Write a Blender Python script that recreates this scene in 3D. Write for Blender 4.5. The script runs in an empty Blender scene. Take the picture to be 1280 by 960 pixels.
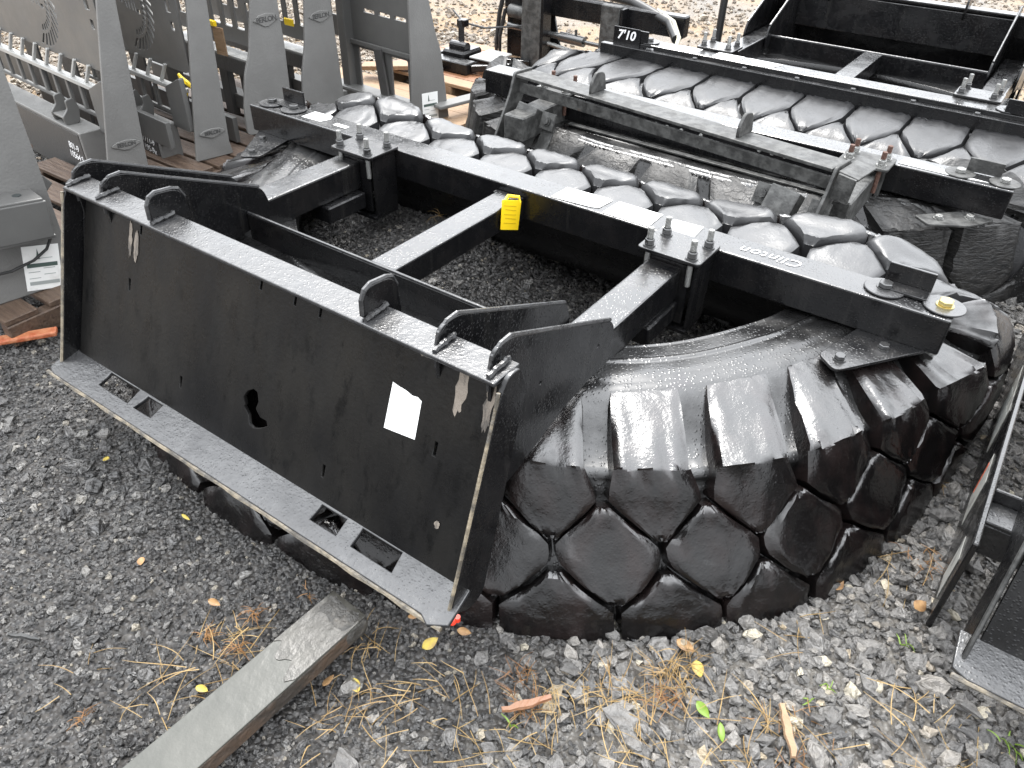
import bpy, bmesh, math, random
import numpy as np
from mathutils import Vector, Matrix, noise
random.seed(7); rng = np.random.default_rng(7)
S = bpy.context.scene
COL = S.collection
PI = math.pi
# ------------------------------------------------------------------ camera
CAM = Vector((2.1493, -1.5868, 1.2277)); YAW, PIT, ROL, FPX = -0.599, 0.6565, 0.0292, 963.1
fw = Vector((math.sin(YAW)*math.cos(PIT), math.cos(YAW)*math.cos(PIT), -math.sin(PIT)))
r0 = fw.cross(Vector((0, 0, 1))).normalized(); u0 = r0.cross(fw)
rr = math.cos(ROL)*r0 + math.sin(ROL)*u0; uu = -math.sin(ROL)*r0 + math.cos(ROL)*u0
cd = bpy.data.cameras.new('camera'); cam = bpy.data.objects.new('camera', cd); COL.objects.link(cam)
M = Matrix((rr, uu, -fw)).transposed().to_4x4(); M.translation = CAM; cam.matrix_world = M
cd.sensor_width = 36; cd.lens = FPX/1280*36; cd.clip_start = .02; cd.clip_end = 600
S.camera = cam
S.render.resolution_x = 1024; S.render.resolution_y = 768
# ------------------------------------------------------------------ sky, sun, exposure
SUN_EL, SUN_AZ = math.radians(58), math.radians(-40)     # azimuth from +Y towards +X
w = bpy.data.worlds.new('World'); S.world = w; w.use_nodes = True
nt = w.node_tree; nt.nodes.clear()
o = nt.nodes.new('ShaderNodeOutputWorld'); bg = nt.nodes.new('ShaderNodeBackground')
sk = nt.nodes.new('ShaderNodeTexSky'); sk.sky_type = 'NISHITA'; sk.sun_disc = False
sk.sun_elevation = SUN_EL; sk.sun_rotation = SUN_AZ; sk.dust_density = 6; sk.air_density = 1.0; sk.ozone_density = 1
hs = nt.nodes.new('ShaderNodeHueSaturation'); hs.inputs['Saturation'].default_value = .16
mxs = nt.nodes.new('ShaderNodeMix'); mxs.data_type = 'RGBA'; mxs.inputs[0].default_value = .9
wt = nt.nodes.new('ShaderNodeTexCoord'); sp3 = nt.nodes.new('ShaderNodeSeparateXYZ'); nt.links.new(wt.outputs['Generated'], sp3.inputs[0])
mr = nt.nodes.new('ShaderNodeMapRange'); mr.inputs[1].default_value = 0; mr.inputs[2].default_value = 1; mr.inputs[3].default_value = .33; mr.inputs[4].default_value = 1.0   # overcast sky: a third as bright at the horizon as overhead
nt.links.new(sp3.outputs['Z'], mr.inputs[0]); vm = nt.nodes.new('ShaderNodeVectorMath'); vm.operation = 'SCALE'; vm.inputs[0].default_value = (16.3, 16.8, 17.5); nt.links.new(mr.outputs[0], vm.inputs['Scale']); nt.links.new(vm.outputs[0], mxs.inputs[7])
nt.links.new(sk.outputs[0], hs.inputs['Color']); nt.links.new(hs.outputs[0], mxs.inputs[6])
nt.links.new(mxs.outputs[2], bg.inputs[0]); bg.inputs[1].default_value = .15
nt.links.new(bg.outputs[0], o.inputs[0])
sl = bpy.data.lights.new('sun', 'SUN'); sl.energy = 1.5; sl.angle = math.radians(14); sl.color = (1, .965, .92)
so = bpy.data.objects.new('sun', sl); COL.objects.link(so)
sd = Vector((math.sin(SUN_AZ)*math.cos(SUN_EL), math.cos(SUN_AZ)*math.cos(SUN_EL), math.sin(SUN_EL)))
so.rotation_euler = sd.to_track_quat('Z', 'Y').to_euler(); so.location = sd*20
S.view_settings.view_transform = 'Standard'; S.view_settings.look = 'None'
S.view_settings.exposure = 1.12; S.view_settings.gamma = 1

# ------------------------------------------------------------------ materials
def mat(name, base=(.1, .1, .1), rough=.5, metal=0, ior=1.5, var=None, vscale=20, vdet=6, vstretch=(1, 1, 1), vlo=.4, vhi=.6,
        bump=0, bscale=60, bdet=6, bstretch=(1, 1, 1), rlo=None, rhi=None, rscale=8, drops=0, dscale=120, var2=None, v2scale=5, v2lo=.55, v2hi=.7, v2st=(1, 1, 1),
        cracks=0, cscale=(14, 14, 60), coat=0, wet=0, wior=2.0, wr=.14):
    m = bpy.data.materials.new(name); m.use_nodes = True; n = m.node_tree; N = n.nodes; L = n.links
    b = N['Principled BSDF']; b.inputs['Base Color'].default_value = (*base, 1); b.inputs['Roughness'].default_value = rough
    b.inputs['Metallic'].default_value = metal; b.inputs['IOR'].default_value = ior; b.inputs['Coat Weight'].default_value = coat
    b.inputs['Coat Roughness'].default_value = .08
    tc = N.new('ShaderNodeTexCoord')
    def ns(scale, det, st=(1, 1, 1), rg=.6):
        mp = N.new('ShaderNodeMapping'); mp.inputs['Scale'].default_value = st; L.new(tc.outputs['Object'], mp.inputs[0])
        t = N.new('ShaderNodeTexNoise'); t.inputs['Scale'].default_value = scale; t.inputs['Detail'].default_value = det; t.inputs['Roughness'].default_value = rg
        L.new(mp.outputs[0], t.inputs[0]); return t.outputs[0]
    def rmp(s, lo, hi, a, c):
        r = N.new('ShaderNodeMapRange'); r.inputs[1].default_value = lo; r.inputs[2].default_value = hi; r.inputs[3].default_value = a; r.inputs[4].default_value = c
        L.new(s, r.inputs[0]); return r.outputs[0]
    col = None
    if var:
        mx = N.new('ShaderNodeMix'); mx.data_type = 'RGBA'; mx.inputs[6].default_value = (*base, 1); mx.inputs[7].default_value = (*var, 1)
        L.new(rmp(ns(vscale, vdet, vstretch), vlo, vhi, 0, 1), mx.inputs[0]); col = mx.outputs[2]
    if var2:
        mx = N.new('ShaderNodeMix'); mx.data_type = 'RGBA'; mx.inputs[7].default_value = (*var2, 1)
        if col: L.new(col, mx.inputs[6])
        else: mx.inputs[6].default_value = (*base, 1)
        L.new(rmp(ns(v2scale, 8, v2st, .7), v2lo, v2hi, 0, 1), mx.inputs[0]); col = mx.outputs[2]
    if col: L.new(col, b.inputs['Base Color'])
    if rlo is not None: L.new(rmp(ns(rscale, 6, vstretch, .65), .35, .65, rlo, rhi), b.inputs['Roughness'])
    hsum = None
    def add(h, k):
        nonlocal hsum
        mu = N.new('ShaderNodeMath'); mu.operation = 'MULTIPLY'; mu.inputs[1].default_value = k; L.new(h, mu.inputs[0])
        if hsum is None: hsum = mu.outputs[0]
        else:
            ad = N.new('ShaderNodeMath'); L.new(hsum, ad.inputs[0]); L.new(mu.outputs[0], ad.inputs[1]); hsum = ad.outputs[0]
    if bump: add(ns(bscale, bdet, bstretch), bump)
    if drops:
        v = N.new('ShaderNodeTexVoronoi'); v.inputs['Scale'].default_value = dscale; L.new(tc.outputs['Object'], v.inputs['Vector'])
        add(rmp(v.outputs['Distance'], .12, .38, 1, 0), drops)
    if cracks:
        mp = N.new('ShaderNodeMapping'); mp.inputs['Scale'].default_value = cscale; L.new(tc.outputs['Object'], mp.inputs[0])
        nz = N.new('ShaderNodeTexNoise'); nz.inputs['Scale'].default_value = 1.5; L.new(mp.outputs[0], nz.inputs[0])
        ad = N.new('ShaderNodeVectorMath'); ad.operation = 'ADD'; L.new(mp.outputs[0], ad.inputs[0]); L.new(nz.outputs[1], ad.inputs[1])
        v = N.new('ShaderNodeTexVoronoi'); v.feature = 'DISTANCE_TO_EDGE'; v.inputs['Scale'].default_value = 1; L.new(ad.outputs[0], v.inputs['Vector'])
        add(rmp(v.outputs['Distance'], 0, .12, 0, 1), cracks)
    if wet:      # rain water lies on level faces and runs off upright ones
        ge = N.new('ShaderNodeNewGeometry'); sz_ = N.new('ShaderNodeSeparateXYZ'); L.new(ge.outputs['Normal'], sz_.inputs[0])
        a_ = N.new('ShaderNodeMath'); a_.operation = 'ADD'; L.new(sz_.outputs['Z'], a_.inputs[0]); L.new(rmp(ns(12, 5), .3, .7, -.12, .12), a_.inputs[1])
        L.new(rmp(a_.outputs[0], .70, .92, 0, wet), b.inputs['Coat Weight']); b.inputs['Coat IOR'].default_value = wior
        L.new(rmp(ns(9, 6), .35, .65, wr*.5, wr*1.8), b.inputs['Coat Roughness'])
    if hsum is not None:
        bp = N.new('ShaderNodeBump'); bp.inputs['Strength'].default_value = 1; bp.inputs['Distance'].default_value = .01
        L.new(hsum, bp.inputs['Height']); L.new(bp.outputs[0], b.inputs['Normal'])
        if wet and bump < .3: L.new(bp.outputs[0], b.inputs['Coat Normal'])
    return m

BLK = mat('wet_black_paint', (.005, .005, .0055), .3, ior=1.42, wet=1, wior=1.72, wr=.2, rlo=.12, rhi=.36, rscale=14, bump=.06, bscale=18, bdet=3, drops=.04, dscale=160, var=(.011, .010, .010), vscale=9, vlo=.5, vhi=.75, var2=(.014, .0135, .013), v2scale=30, v2lo=.54, v2hi=.7, v2st=(1, 1, .08))
FLG = mat('wet_scuffed_black_paint', (.020, .020, .021), .35, ior=1.5, wet=1, wior=1.55, wr=.25, rlo=.2, rhi=.42, rscale=16, bump=.16, bscale=60, bdet=8, drops=.03, dscale=150, var=(.045, .045, .045), vscale=35, vlo=.5, vhi=.75, var2=(.05, .03, .02), v2scale=9, v2lo=.68, v2hi=.78)
FACE = mat('dusty_black_steel', (.004, .004, .0043), .34, ior=1.27, rlo=.22, rhi=.42, rscale=10, bump=.05, bscale=120, bdet=3, var=(.012, .0112, .010), vscale=3.2, vstretch=(1.4, 1, .6), vlo=.42, vhi=.66, var2=(.0025, .0025, .0025), v2scale=34, v2lo=.54, v2hi=.66, v2st=(1, 1, .10))
SMU = mat('dried_mud_smear', (.20, .17, .14), .7, bump=.4, bscale=60, var=(.05, .045, .04), vscale=26, vstretch=(1.5, 1, .35), vlo=.45, vhi=.6)
EDGE = mat('worn_plate_edge', (.05, .042, .03), .45, ior=1.9, var=(.22, .18, .12), vscale=30, vlo=.42, vhi=.6, bump=.3, bscale=80)
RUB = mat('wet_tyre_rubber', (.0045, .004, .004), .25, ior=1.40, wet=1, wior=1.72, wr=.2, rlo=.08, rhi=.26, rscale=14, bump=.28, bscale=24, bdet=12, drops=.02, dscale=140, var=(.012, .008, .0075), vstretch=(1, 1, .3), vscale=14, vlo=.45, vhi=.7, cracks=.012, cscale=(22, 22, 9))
RUBW = mat('wet_worn_sidewall_rubber', (.007, .0068, .0068), .3, ior=1.45, wet=1, wior=1.58, wr=.25, rlo=.16, rhi=.36, rscale=9, bump=.05, bscale=22, bdet=10, drops=.05, dscale=130)
RUBC = mat('cracked_dusty_rubber', (.022, .021, .020), .4, ior=1.45, rlo=.3, rhi=.55, bump=.4, bscale=34, bdet=10, bstretch=(1, 1, 2.6), var=(.012, .012, .012), vscale=30, vstretch=(1, 1, 3), vlo=.45, vhi=.65, cracks=.06, cscale=(14, 14, 60))
RUBF = mat('smooth_worn_tread_rubber', (.020, .020, .021), .38, ior=1.45, wet=.4, wior=1.4, wr=.3, rlo=.28, rhi=.5, rscale=8, bump=.09, bscale=50, drops=.03)
STEEL = mat('weathered_bare_steel', (.030, .030, .029), .40, metal=.1, ior=1.5, rlo=.3, rhi=.6, rscale=18, bump=.25, bscale=60, var=(.075, .075, .072), vscale=32, vlo=.42, vhi=.6, var2=(.07, .04, .022), v2scale=7, v2lo=.66, v2hi=.78)
ZINC = mat('wet_bolt_steel', (.30, .30, .29), .28, metal=.8, bump=.3, bscale=300)
NUT = mat('black_nut', (.02, .02, .02), .25, ior=2.0)
RUST = mat('rusty_bolt', (.10, .052, .038), .6, metal=.2, bump=.4, bscale=200)
BRASS = mat('yellow_zinc_bolt', (.55, .46, .20), .3, metal=.8)
GREY = mat('grey_textured_paint', (.135, .133, .128), .5, ior=1.5, rlo=.4, rhi=.6, bump=.10, bscale=140, bdet=3, var=(.155, .153, .147), vscale=6)
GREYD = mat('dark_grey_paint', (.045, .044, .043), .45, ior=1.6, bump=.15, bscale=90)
GREYS = mat('smooth_grey_paint', (.085, .084, .081), .42, ior=1.5, rlo=.35, rhi=.5, bump=.04, bscale=60, var=(.10, .099, .095), vscale=5)
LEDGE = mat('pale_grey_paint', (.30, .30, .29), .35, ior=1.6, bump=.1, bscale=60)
WHITE = mat('white_paper', (.80, .80, .78), .5, var=(.62, .61, .58), vscale=20, vlo=.55, vhi=.75)
WHITEG = mat('rain_dulled_sticker', (.30, .30, .28), .5, var=(.16, .16, .15), vscale=30, vlo=.5, vhi=.6)
HOLE_SHADE = mat('hole_shade_black', (.03, .035, .035), .5)
INKG = mat('grey_print', (.32, .34, .33), .5)
INKN = mat('green_grey_print', (.07, .10, .09), .5)
REDP = mat('red_print', (.55, .12, .06), .5)
PEN = mat('white_paint_pen', (.75, .75, .75), .5)
YEL = mat('yellow_plastic', (.90, .62, .015), .4)
YELP = mat('yellow_print', (.62, .42, .01), .5)
WOOD = mat('pale_pallet_wood', (.30, .20, .12), .65, bump=.5, bscale=16, bstretch=(1, 6, 6), var=(.27, .17, .10), vscale=10, vstretch=(1, 9, 9), vlo=.4, vhi=.65)
WOODO = mat('wet_orange_pallet_wood', (.24, .115, .055), .45, bump=.5, bscale=16, bstretch=(6, 1, 6), var=(.22, .09, .04), vscale=9, vstretch=(9, 1, 9), vlo=.4, vhi=.65, ior=1.7)
WOODD = mat('brown_pallet_wood', (.085, .055, .036), .6, bump=.5, bscale=16, bstretch=(1, 6, 6), var=(.05, .03, .02), vscale=10, vstretch=(1, 9, 9), vlo=.4, vhi=.65)
ORG = mat('orange_strap', (.30, .075, .028), .5, bump=.6, bscale=50, var=(.38, .15, .07), vscale=30)
HOSE = mat('black_hose', (.02, .02, .02), .4)
CABLE = mat('pale_hose', (.36, .34, .26), .4)
CONC = mat('gritty_bar_end', (.045, .042, .037), .45, ior=1.6, bump=1.2, bscale=60, bdet=8, var=(.12, .11, .095), vscale=45, vlo=.5, vhi=.65)
BAR = mat('wet_grey_steel_bar', (.036, .037, .030), .4, ior=1.45, rlo=.35, rhi=.5, wet=.35, wior=1.5, rscale=6, bump=.12, bscale=30, var=(.055, .055, .046), vscale=4, vstretch=(1, 1, 1), var2=(.12, .115, .095), v2scale=24, v2lo=.66, v2hi=.74)
GRIME = mat('dark_wet_grime', (.022, .020, .015), .4, ior=1.45, bump=.2, bscale=40, rlo=.25, rhi=.5, var=(.045, .042, .034), vscale=16, vlo=.45, vhi=.65, wet=.4, wior=1.5)
BARS = mat('rusty_bar_side', (.035, .028, .022), .5, ior=1.7, bump=.8, bscale=50, var=(.10, .06, .035), vscale=12, vlo=.45, vhi=.7)
STRAW = mat('dry_straw', (.34, .235, .10), .6, var=(.22, .14, .055), vscale=9)
STRAWO = mat('orange_dead_grass', (.25, .13, .045), .6, var=(.16, .075, .028), vscale=9)
LEAFY = mat('yellow_leaf', (.42, .33, .06), .5, var=(.30, .20, .06), vscale=60)
LEAFB = mat('tan_leaf', (.32, .19, .085), .5, var=(.20, .11, .05), vscale=60)
LEAFG = mat('green_leaf', (.13, .21, .025), .45)
REDB = mat('red_plastic', (.75, .06, .03), .35)

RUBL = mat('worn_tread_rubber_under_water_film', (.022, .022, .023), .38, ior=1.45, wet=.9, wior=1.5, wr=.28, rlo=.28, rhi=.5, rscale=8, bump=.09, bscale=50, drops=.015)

def stone_mat(name, cols, ior=1.6, r=(.25, .55)):
    m = bpy.data.materials.new(name); m.use_nodes = True; N = m.node_tree.nodes; L = m.node_tree.links
    b = N['Principled BSDF']; b.inputs['IOR'].default_value = ior
    at = N.new('ShaderNodeAttribute'); at.attribute_type = 'INSTANCER'; at.attribute_name = 'tint'
    cr = N.new('ShaderNodeValToRGB'); e = cr.color_ramp.elements
    e[0].color = (*cols[0][1], 1); e[0].position = cols[0][0]; e[1].color = (*cols[1][1], 1); e[1].position = cols[1][0]
    for p_, c_ in cols[2:]: q = e.new(p_); q.color = (*c_, 1)
    L.new(at.outputs['Fac'], cr.inputs[0])
    tc = N.new('ShaderNodeTexCoord'); nz = N.new('ShaderNodeTexNoise'); nz.inputs['Scale'].default_value = 2.2; nz.inputs['Detail'].default_value = 8
    L.new(tc.outputs['Object'], nz.inputs[0])
    mx = N.new('ShaderNodeMix'); mx.data_type = 'RGBA'; mx.blend_type = 'MULTIPLY'; mx.inputs[0].default_value = .7
    r2 = N.new('ShaderNodeMapRange'); r2.inputs[1].default_value = .3; r2.inputs[2].default_value = .7; r2.inputs[3].default_value = .5; r2.inputs[4].default_value = 1.4
    L.new(nz.outputs[0], r2.inputs[0]); L.new(cr.outputs[0], mx.inputs[6]); L.new(r2.outputs[0], mx.inputs[7]); L.new(mx.outputs[2], b.inputs['Base Color'])
    r3 = N.new('ShaderNodeMapRange'); r3.inputs[3].default_value = r[0]; r3.inputs[4].default_value = r[1]; L.new(nz.outputs[0], r3.inputs[0]); L.new(r3.outputs[0], b.inputs['Roughness'])
    bp = N.new('ShaderNodeBump'); bp.inputs['Strength'].default_value = .5; bp.inputs['Distance'].default_value = .2; L.new(nz.outputs[0], bp.inputs['Height']); L.new(bp.outputs[0], b.inputs['Normal'])
    return m
SLATE = stone_mat('grey_slate_stone', [(0, (.060, .058, .056)), (.35, (.122, .117, .111)), (.65, (.18, .172, .162)), (.85, (.26, .24, .215)), (.93, (.30, .24, .16)), (1, (.42, .38, .30))], r=(.3, .6))
CINDER = stone_mat('black_crushed_stone', [(0, (.019, .018, .0175)), (.5, (.048, .046, .044)), (.8, (.088, .084, .08)), (.95, (.18, .172, .16)), (1, (.25, .22, .17))], ior=1.75, r=(.18, .5))
PALE = stone_mat('pale_tan_stone', [(0, (.10, .08, .06)), (.4, (.20, .16, .12)), (.7, (.27, .22, .165)), (1, (.40, .36, .30))], r=(.4, .7))

# ------------------------------------------------------------------ object helpers
INV = {}
def inv(o):
    return INV.get(o.name, Matrix.Identity(4))
def add_obj(name, me, material, parent=None, label=None):
    o = bpy.data.objects.new(name, me); COL.objects.link(o)
    if material and not me.materials: me.materials.append(material)
    if parent:
        i = inv(parent)
        if i != Matrix.Identity(4): me.transform(i)
        o.parent = parent; INV[o.name] = i
    if label: o['label'] = label
    return o
def tag(o, label, cat, group=None):
    o['label'] = label; o['category'] = cat
    if group: o['group'] = group
    return o
def thing(name, label, cat, loc=(0, 0, 0), group=None, world=True):
    o = bpy.data.objects.new(name, None); COL.objects.link(o); o.location = loc; o.empty_display_size = .1
    INV[o.name] = Matrix.Translation(-Vector(loc)) if world else Matrix.Identity(4)
    return tag(o, label, cat, group)
def settle(o):          # a single-mesh top-level thing: move its origin to the middle of its base
    me = o.data; c = np.empty(len(me.vertices)*3); me.vertices.foreach_get('co', c); c = c.reshape(-1, 3)
    b = Vector(((c[:, 0].min()+c[:, 0].max())/2, (c[:, 1].min()+c[:, 1].max())/2, c[:, 2].min()))
    me.transform(Matrix.Translation(-b)); o.location = b; return o
class MB:
    def __init__(s): s.b = bmesh.new()
    def _fin(s, vs, mtx, bev, seg=1):
        bmesh.ops.transform(s.b, matrix=mtx, verts=vs)
        if bev:
            es = list({e for v in vs for e in v.link_edges})
            bmesh.ops.bevel(s.b, geom=es, offset=bev, segments=seg, affect='EDGES', profile=.5, clamp_overlap=True)
    def box(s, lo, hi, bev=.002, mtx=None, seg=1):
        lo = Vector(lo); hi = Vector(hi)
        vs = bmesh.ops.create_cube(s.b, size=1)['verts']
        m = Matrix.Translation((lo+hi)/2) @ Matrix.Diagonal((*(hi-lo), 1))
        s._fin(vs, (mtx @ m) if mtx else m, bev, seg); return s
    def bar(s, a, b_, w_, h, bev=.003, up=(0, 0, 1), seg=2):     # box section from a to b
        a = Vector(a); b_ = Vector(b_); y = (b_-a).normalized(); x = y.cross(Vector(up)).normalized(); z = x.cross(y)
        m = Matrix((x, y, z)).transposed().to_4x4(); m.translation = (a+b_)/2
        vs = bmesh.ops.create_cube(s.b, size=1)['verts']
        s._fin(vs, m @ Matrix.Diagonal((w_, (b_-a).length, h, 1)), bev, seg); return s
    def cyl(s, a, b_, r, n=16, r2=None, bev=0, cap=True):
        a = Vector(a); b_ = Vector(b_); z = (b_-a); L = z.length; q = z.to_track_quat('Z', 'Y').to_matrix().to_4x4(); q.translation = (a+b_)/2
        vs = bmesh.ops.create_cone(s.b, cap_ends=cap, segments=n, radius1=r, radius2=r if r2 is None else r2, depth=L)['verts']
        s._fin(vs, q, bev); return s
    def tube(s, pts, r, n=8):
        pts = [Vector(p) for p in pts]; rings = []
        for i, p in enumerate(pts):
            d = (pts[min(i+1, len(pts)-1)]-pts[max(i-1, 0)]).normalized(); q = d.to_track_quat('Z', 'Y')
            rad = r[i] if isinstance(r, (list, tuple)) else r
            rings.append([s.b.verts.new(p+q @ Vector((rad*math.cos(2*PI*k/n), rad*math.sin(2*PI*k/n), 0))) for k in range(n)])
        for A, B in zip(rings, rings[1:]):
            for k in range(n): s.b.faces.new((A[k], A[(k+1) % n], B[(k+1) % n], B[k]))
        s.b.faces.new(rings[0][::-1]); s.b.faces.new(rings[-1]); return s
    def mesh(s, name, smooth=False):
        me = bpy.data.meshes.new(name); bmesh.ops.recalc_face_normals(s.b, faces=s.b.faces); s.b.to_mesh(me); s.b.free()
        if smooth:
            for p in me.polygons: p.use_smooth = True
            me.set_sharp_from_angle(angle=math.radians(40))
        return me
    def done(s, name, material, parent=None, smooth=False, label=None): return add_obj(name, s.mesh(name, smooth), material, parent, label)
def rounded(pts, r, n=5):
    out = []; k = len(pts); rs = r if isinstance(r, (list, tuple)) else [r]*k
    for i in range(k):
        p = Vector(pts[i]); a = Vector(pts[i-1]); b = Vector(pts[(i+1) % k]); R = rs[i]
        if R <= 0: out.append(tuple(p)); continue
        da = (a-p); db = (b-p); R = min(R, da.length*.48, db.length*.48); A = p+da.normalized()*R; B = p+db.normalized()*R
        for j in range(n+1):
            t = j/n; out.append(tuple(A*(1-t)**2+p*2*t*(1-t)+B*t*t))
    return out
def plate_mesh(name, outline, holes, thick, origin, xa, ya, bev=.0012):
    """flat plate with real openings: 2D outline and holes in the plane (xa, ya), thickness centred on it"""
    cu = bpy.data.curves.new('c', 'CURVE'); cu.dimensions = '2D'; cu.fill_mode = 'BOTH'; cu.extrude = max(thick/2-bev, 1e-5); cu.bevel_depth = bev; cu.bevel_resolution = 1; cu.offset = -bev
    for loop in [outline]+list(holes):
        sp = cu.splines.new('POLY'); sp.points.add(len(loop)-1); sp.use_cyclic_u = True
        for i, p in enumerate(loop): sp.points[i].co = (p[0], p[1], 0, 1)
    t = bpy.data.objects.new('t', cu); me = bpy.data.meshes.new_from_object(t); bpy.data.objects.remove(t); bpy.data.curves.remove(cu)
    xa = Vector(xa).normalized(); ya = Vector(ya); ya = (ya-xa*ya.dot(xa)).normalized(); za = xa.cross(ya)
    m = Matrix((xa, ya, za)).transposed().to_4x4(); m.translation = Vector(origin); me.transform(m); me.name = name; me.materials.clear()
    return me
def plate(name, outline, thick, origin, xa, ya, material, parent=None, holes=(), bev=.0012, label=None):
    return add_obj(name, plate_mesh(name, outline, holes, thick, origin, xa, ya, bev), material, parent, label)
def rect(x0, y0, x1, y1): return [(x0, y0), (x1, y0), (x1, y1), (x0, y1)]
def text_mesh(s, size, origin, xa, ya, thick=.0004, shear=0, spacing=1, offset=0):
    cu = bpy.data.curves.new('t', 'FONT'); cu.body = s; cu.size = size; cu.extrude = thick; cu.align_x = 'CENTER'; cu.align_y = 'CENTER'; cu.shear = shear; cu.space_character = spacing; cu.offset = offset
    cu.resolution_u = 3
    t = bpy.data.objects.new('t', cu); me = bpy.data.meshes.new_from_object(t); bpy.data.objects.remove(t); bpy.data.curves.remove(cu)
    xa = Vector(xa).normalized(); ya = Vector(ya); ya = (ya-xa*ya.dot(xa)).normalized()
    m = Matrix((xa, ya, xa.cross(ya))).transposed().to_4x4(); m.translation = Vector(origin); me.transform(m); me.materials.clear(); return me
def writing(name, s, size, origin, xa, ya, material, parent, label=None, **k): return add_obj(name, text_mesh(s, size, origin, xa, ya, **k), material, parent, label)

# ------------------------------------------------------------------ ground
def slate_w(x, y):      # 0 = fine black crushed stone, 1 = large grey slate
    a = np.clip((x-1.52-.06*np.sin(y*5)-.07*np.sin(x*23+y*17))/.40, 0, 1)
    return a*a*(3-2*a)
def pale_w(x, y):       # the pale tan yard beyond the parked attachments
    d = np.maximum((y-1.75-.35*x*0)/1.1, (-x-.75)/.9); d = np.maximum(d, (y*.7-x-1.5)/.6)
    a = np.clip(d, 0, 1); return a*a*(3-2*a)
def hgt(x, y):
    x = np.asarray(x, float); y = np.asarray(y, float)
    f = np.exp(-((x-1.2)**2+(y)**2)/30)
    h = .010*np.sin(x*3.1+y*1.7)+.008*np.sin(x*7.3-y*5.1+1)+.005*np.sin(x*17+y*13)+.003*np.sin(x*41-y*37+2)
    # crushed stone heaped inside the tyre ring
    h = h*f+.15*np.exp(-(((x-.55)/.42)**4+((y-.10)/.30)**4))+.05*np.exp(-(((x-1.15)/.42)**4+((y+.05)/.3)**4))
    return h-.004
n = 440
s_ = np.linspace(-1, 1, n); wv = np.sinh(s_*5.2)/np.sinh(5.2)
gx = 1.2+wv*130; gy = -.3+wv*130
X, Y = np.meshgrid(gx, gy, indexing='xy'); Z = hgt(X, Y)
me = bpy.data.meshes.new('ground'); idx = np.arange(n*n).reshape(n, n)
F = np.stack([idx[:-1, :-1], idx[:-1, 1:], idx[1:, 1:], idx[1:, :-1]], -1).reshape(-1, 4)
me.vertices.add(n*n); me.vertices.foreach_set('co', np.stack([X, Y, Z], -1).ravel().astype('f'))
me.loops.add(F.size); me.loops.foreach_set('vertex_index', F.ravel()); me.polygons.add(len(F)); me.polygons.foreach_set('loop_start', np.arange(0, F.size, 4)); me.polygons.foreach_set('loop_total', np.full(len(F), 4)); me.update()
for nm, fn in (('slate', slate_w), ('pale', pale_w)):
    a = me.attributes.new(nm, 'FLOAT', 'POINT'); a.data.foreach_set('value', fn(X, Y).ravel().astype('f'))
me.polygons.foreach_set('use_smooth', np.ones(len(F), bool))
gm = bpy.data.materials.new('crushed_stone_ground'); gm.use_nodes = True; N = gm.node_tree.nodes; L = gm.node_tree.links; b = N['Principled BSDF']; b.inputs['IOR'].default_value = 1.6
tc = N.new('ShaderNodeTexCoord')
def vor(scale):
    v = N.new('ShaderNodeTexVoronoi'); v.inputs['Scale'].default_value = scale; L.new(tc.outputs['Object'], v.inputs['Vector']); return v
v1 = vor(95); v2 = vor(30); nz = N.new('ShaderNodeTexNoise'); nz.inputs['Scale'].default_value = 1.3; nz.inputs['Detail'].default_value = 8; L.new(tc.outputs['Object'], nz.inputs[0])
def ramp(src, stops):
    c = N.new('ShaderNodeValToRGB'); e = c.color_ramp.elements; e[0].position, e[0].color = stops[0][0], (*stops[0][1], 1); e[1].position, e[1].color = stops[1][0], (*stops[1][1], 1)
    for p_, c_ in stops[2:]: q = e.new(p_); q.color = (*c_, 1)
    L.new(src, c.inputs[0]); return c.outputs[0]
sx = N.new('ShaderNodeSeparateColor'); L.new(v1.outputs['Color'], sx.inputs[0]); sx2 = N.new('ShaderNodeSeparateColor'); L.new(v2.outputs['Color'], sx2.inputs[0])
c_blk = ramp(sx.outputs[0], [(0, (.014, .013, .013)), (1, (.07, .065, .06))])
c_sla = ramp(sx2.outputs[0], [(0, (.05, .045, .04)), (1, (.15, .14, .125))])
c_pal = ramp(sx2.outputs[1], [(0, (.10, .083, .065)), (1, (.22, .18, .14)), (.5, (.155, .13, .10))])
c_dirt = ramp(nz.outputs[0], [(.35, (.165, .15, .13)), (.58, (.27, .165, .065))])
def att(nm):
    a = N.new('ShaderNodeAttribute'); a.attribute_name = nm; return a.outputs['Fac']
def mixc(f, a, b_):
    m_ = N.new('ShaderNodeMix'); m_.data_type = 'RGBA'; (L.new(f, m_.inputs[0]) if not isinstance(f, float) else setattr(m_.inputs[0], 'default_value', f)); L.new(a, m_.inputs[6]); L.new(b_, m_.inputs[7]); return m_.outputs[2]
L.new(mixc(att('pale'), mixc(att('slate'), c_blk, c_sla), mixc(.7, c_pal, c_dirt)), b.inputs['Base Color'])
b.inputs['Roughness'].default_value = .5
bp = N.new('ShaderNodeBump'); bp.inputs['Distance'].default_value = .012; bp.inputs['Strength'].default_value = 1; bp.invert = True; L.new(v1.outputs['Distance'], bp.inputs['Height']); L.new(bp.outputs[0], b.inputs['Normal'])
g = bpy.data.objects.new('ground', me); COL.objects.link(g); me.materials.append(gm); g['kind'] = 'structure'

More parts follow.
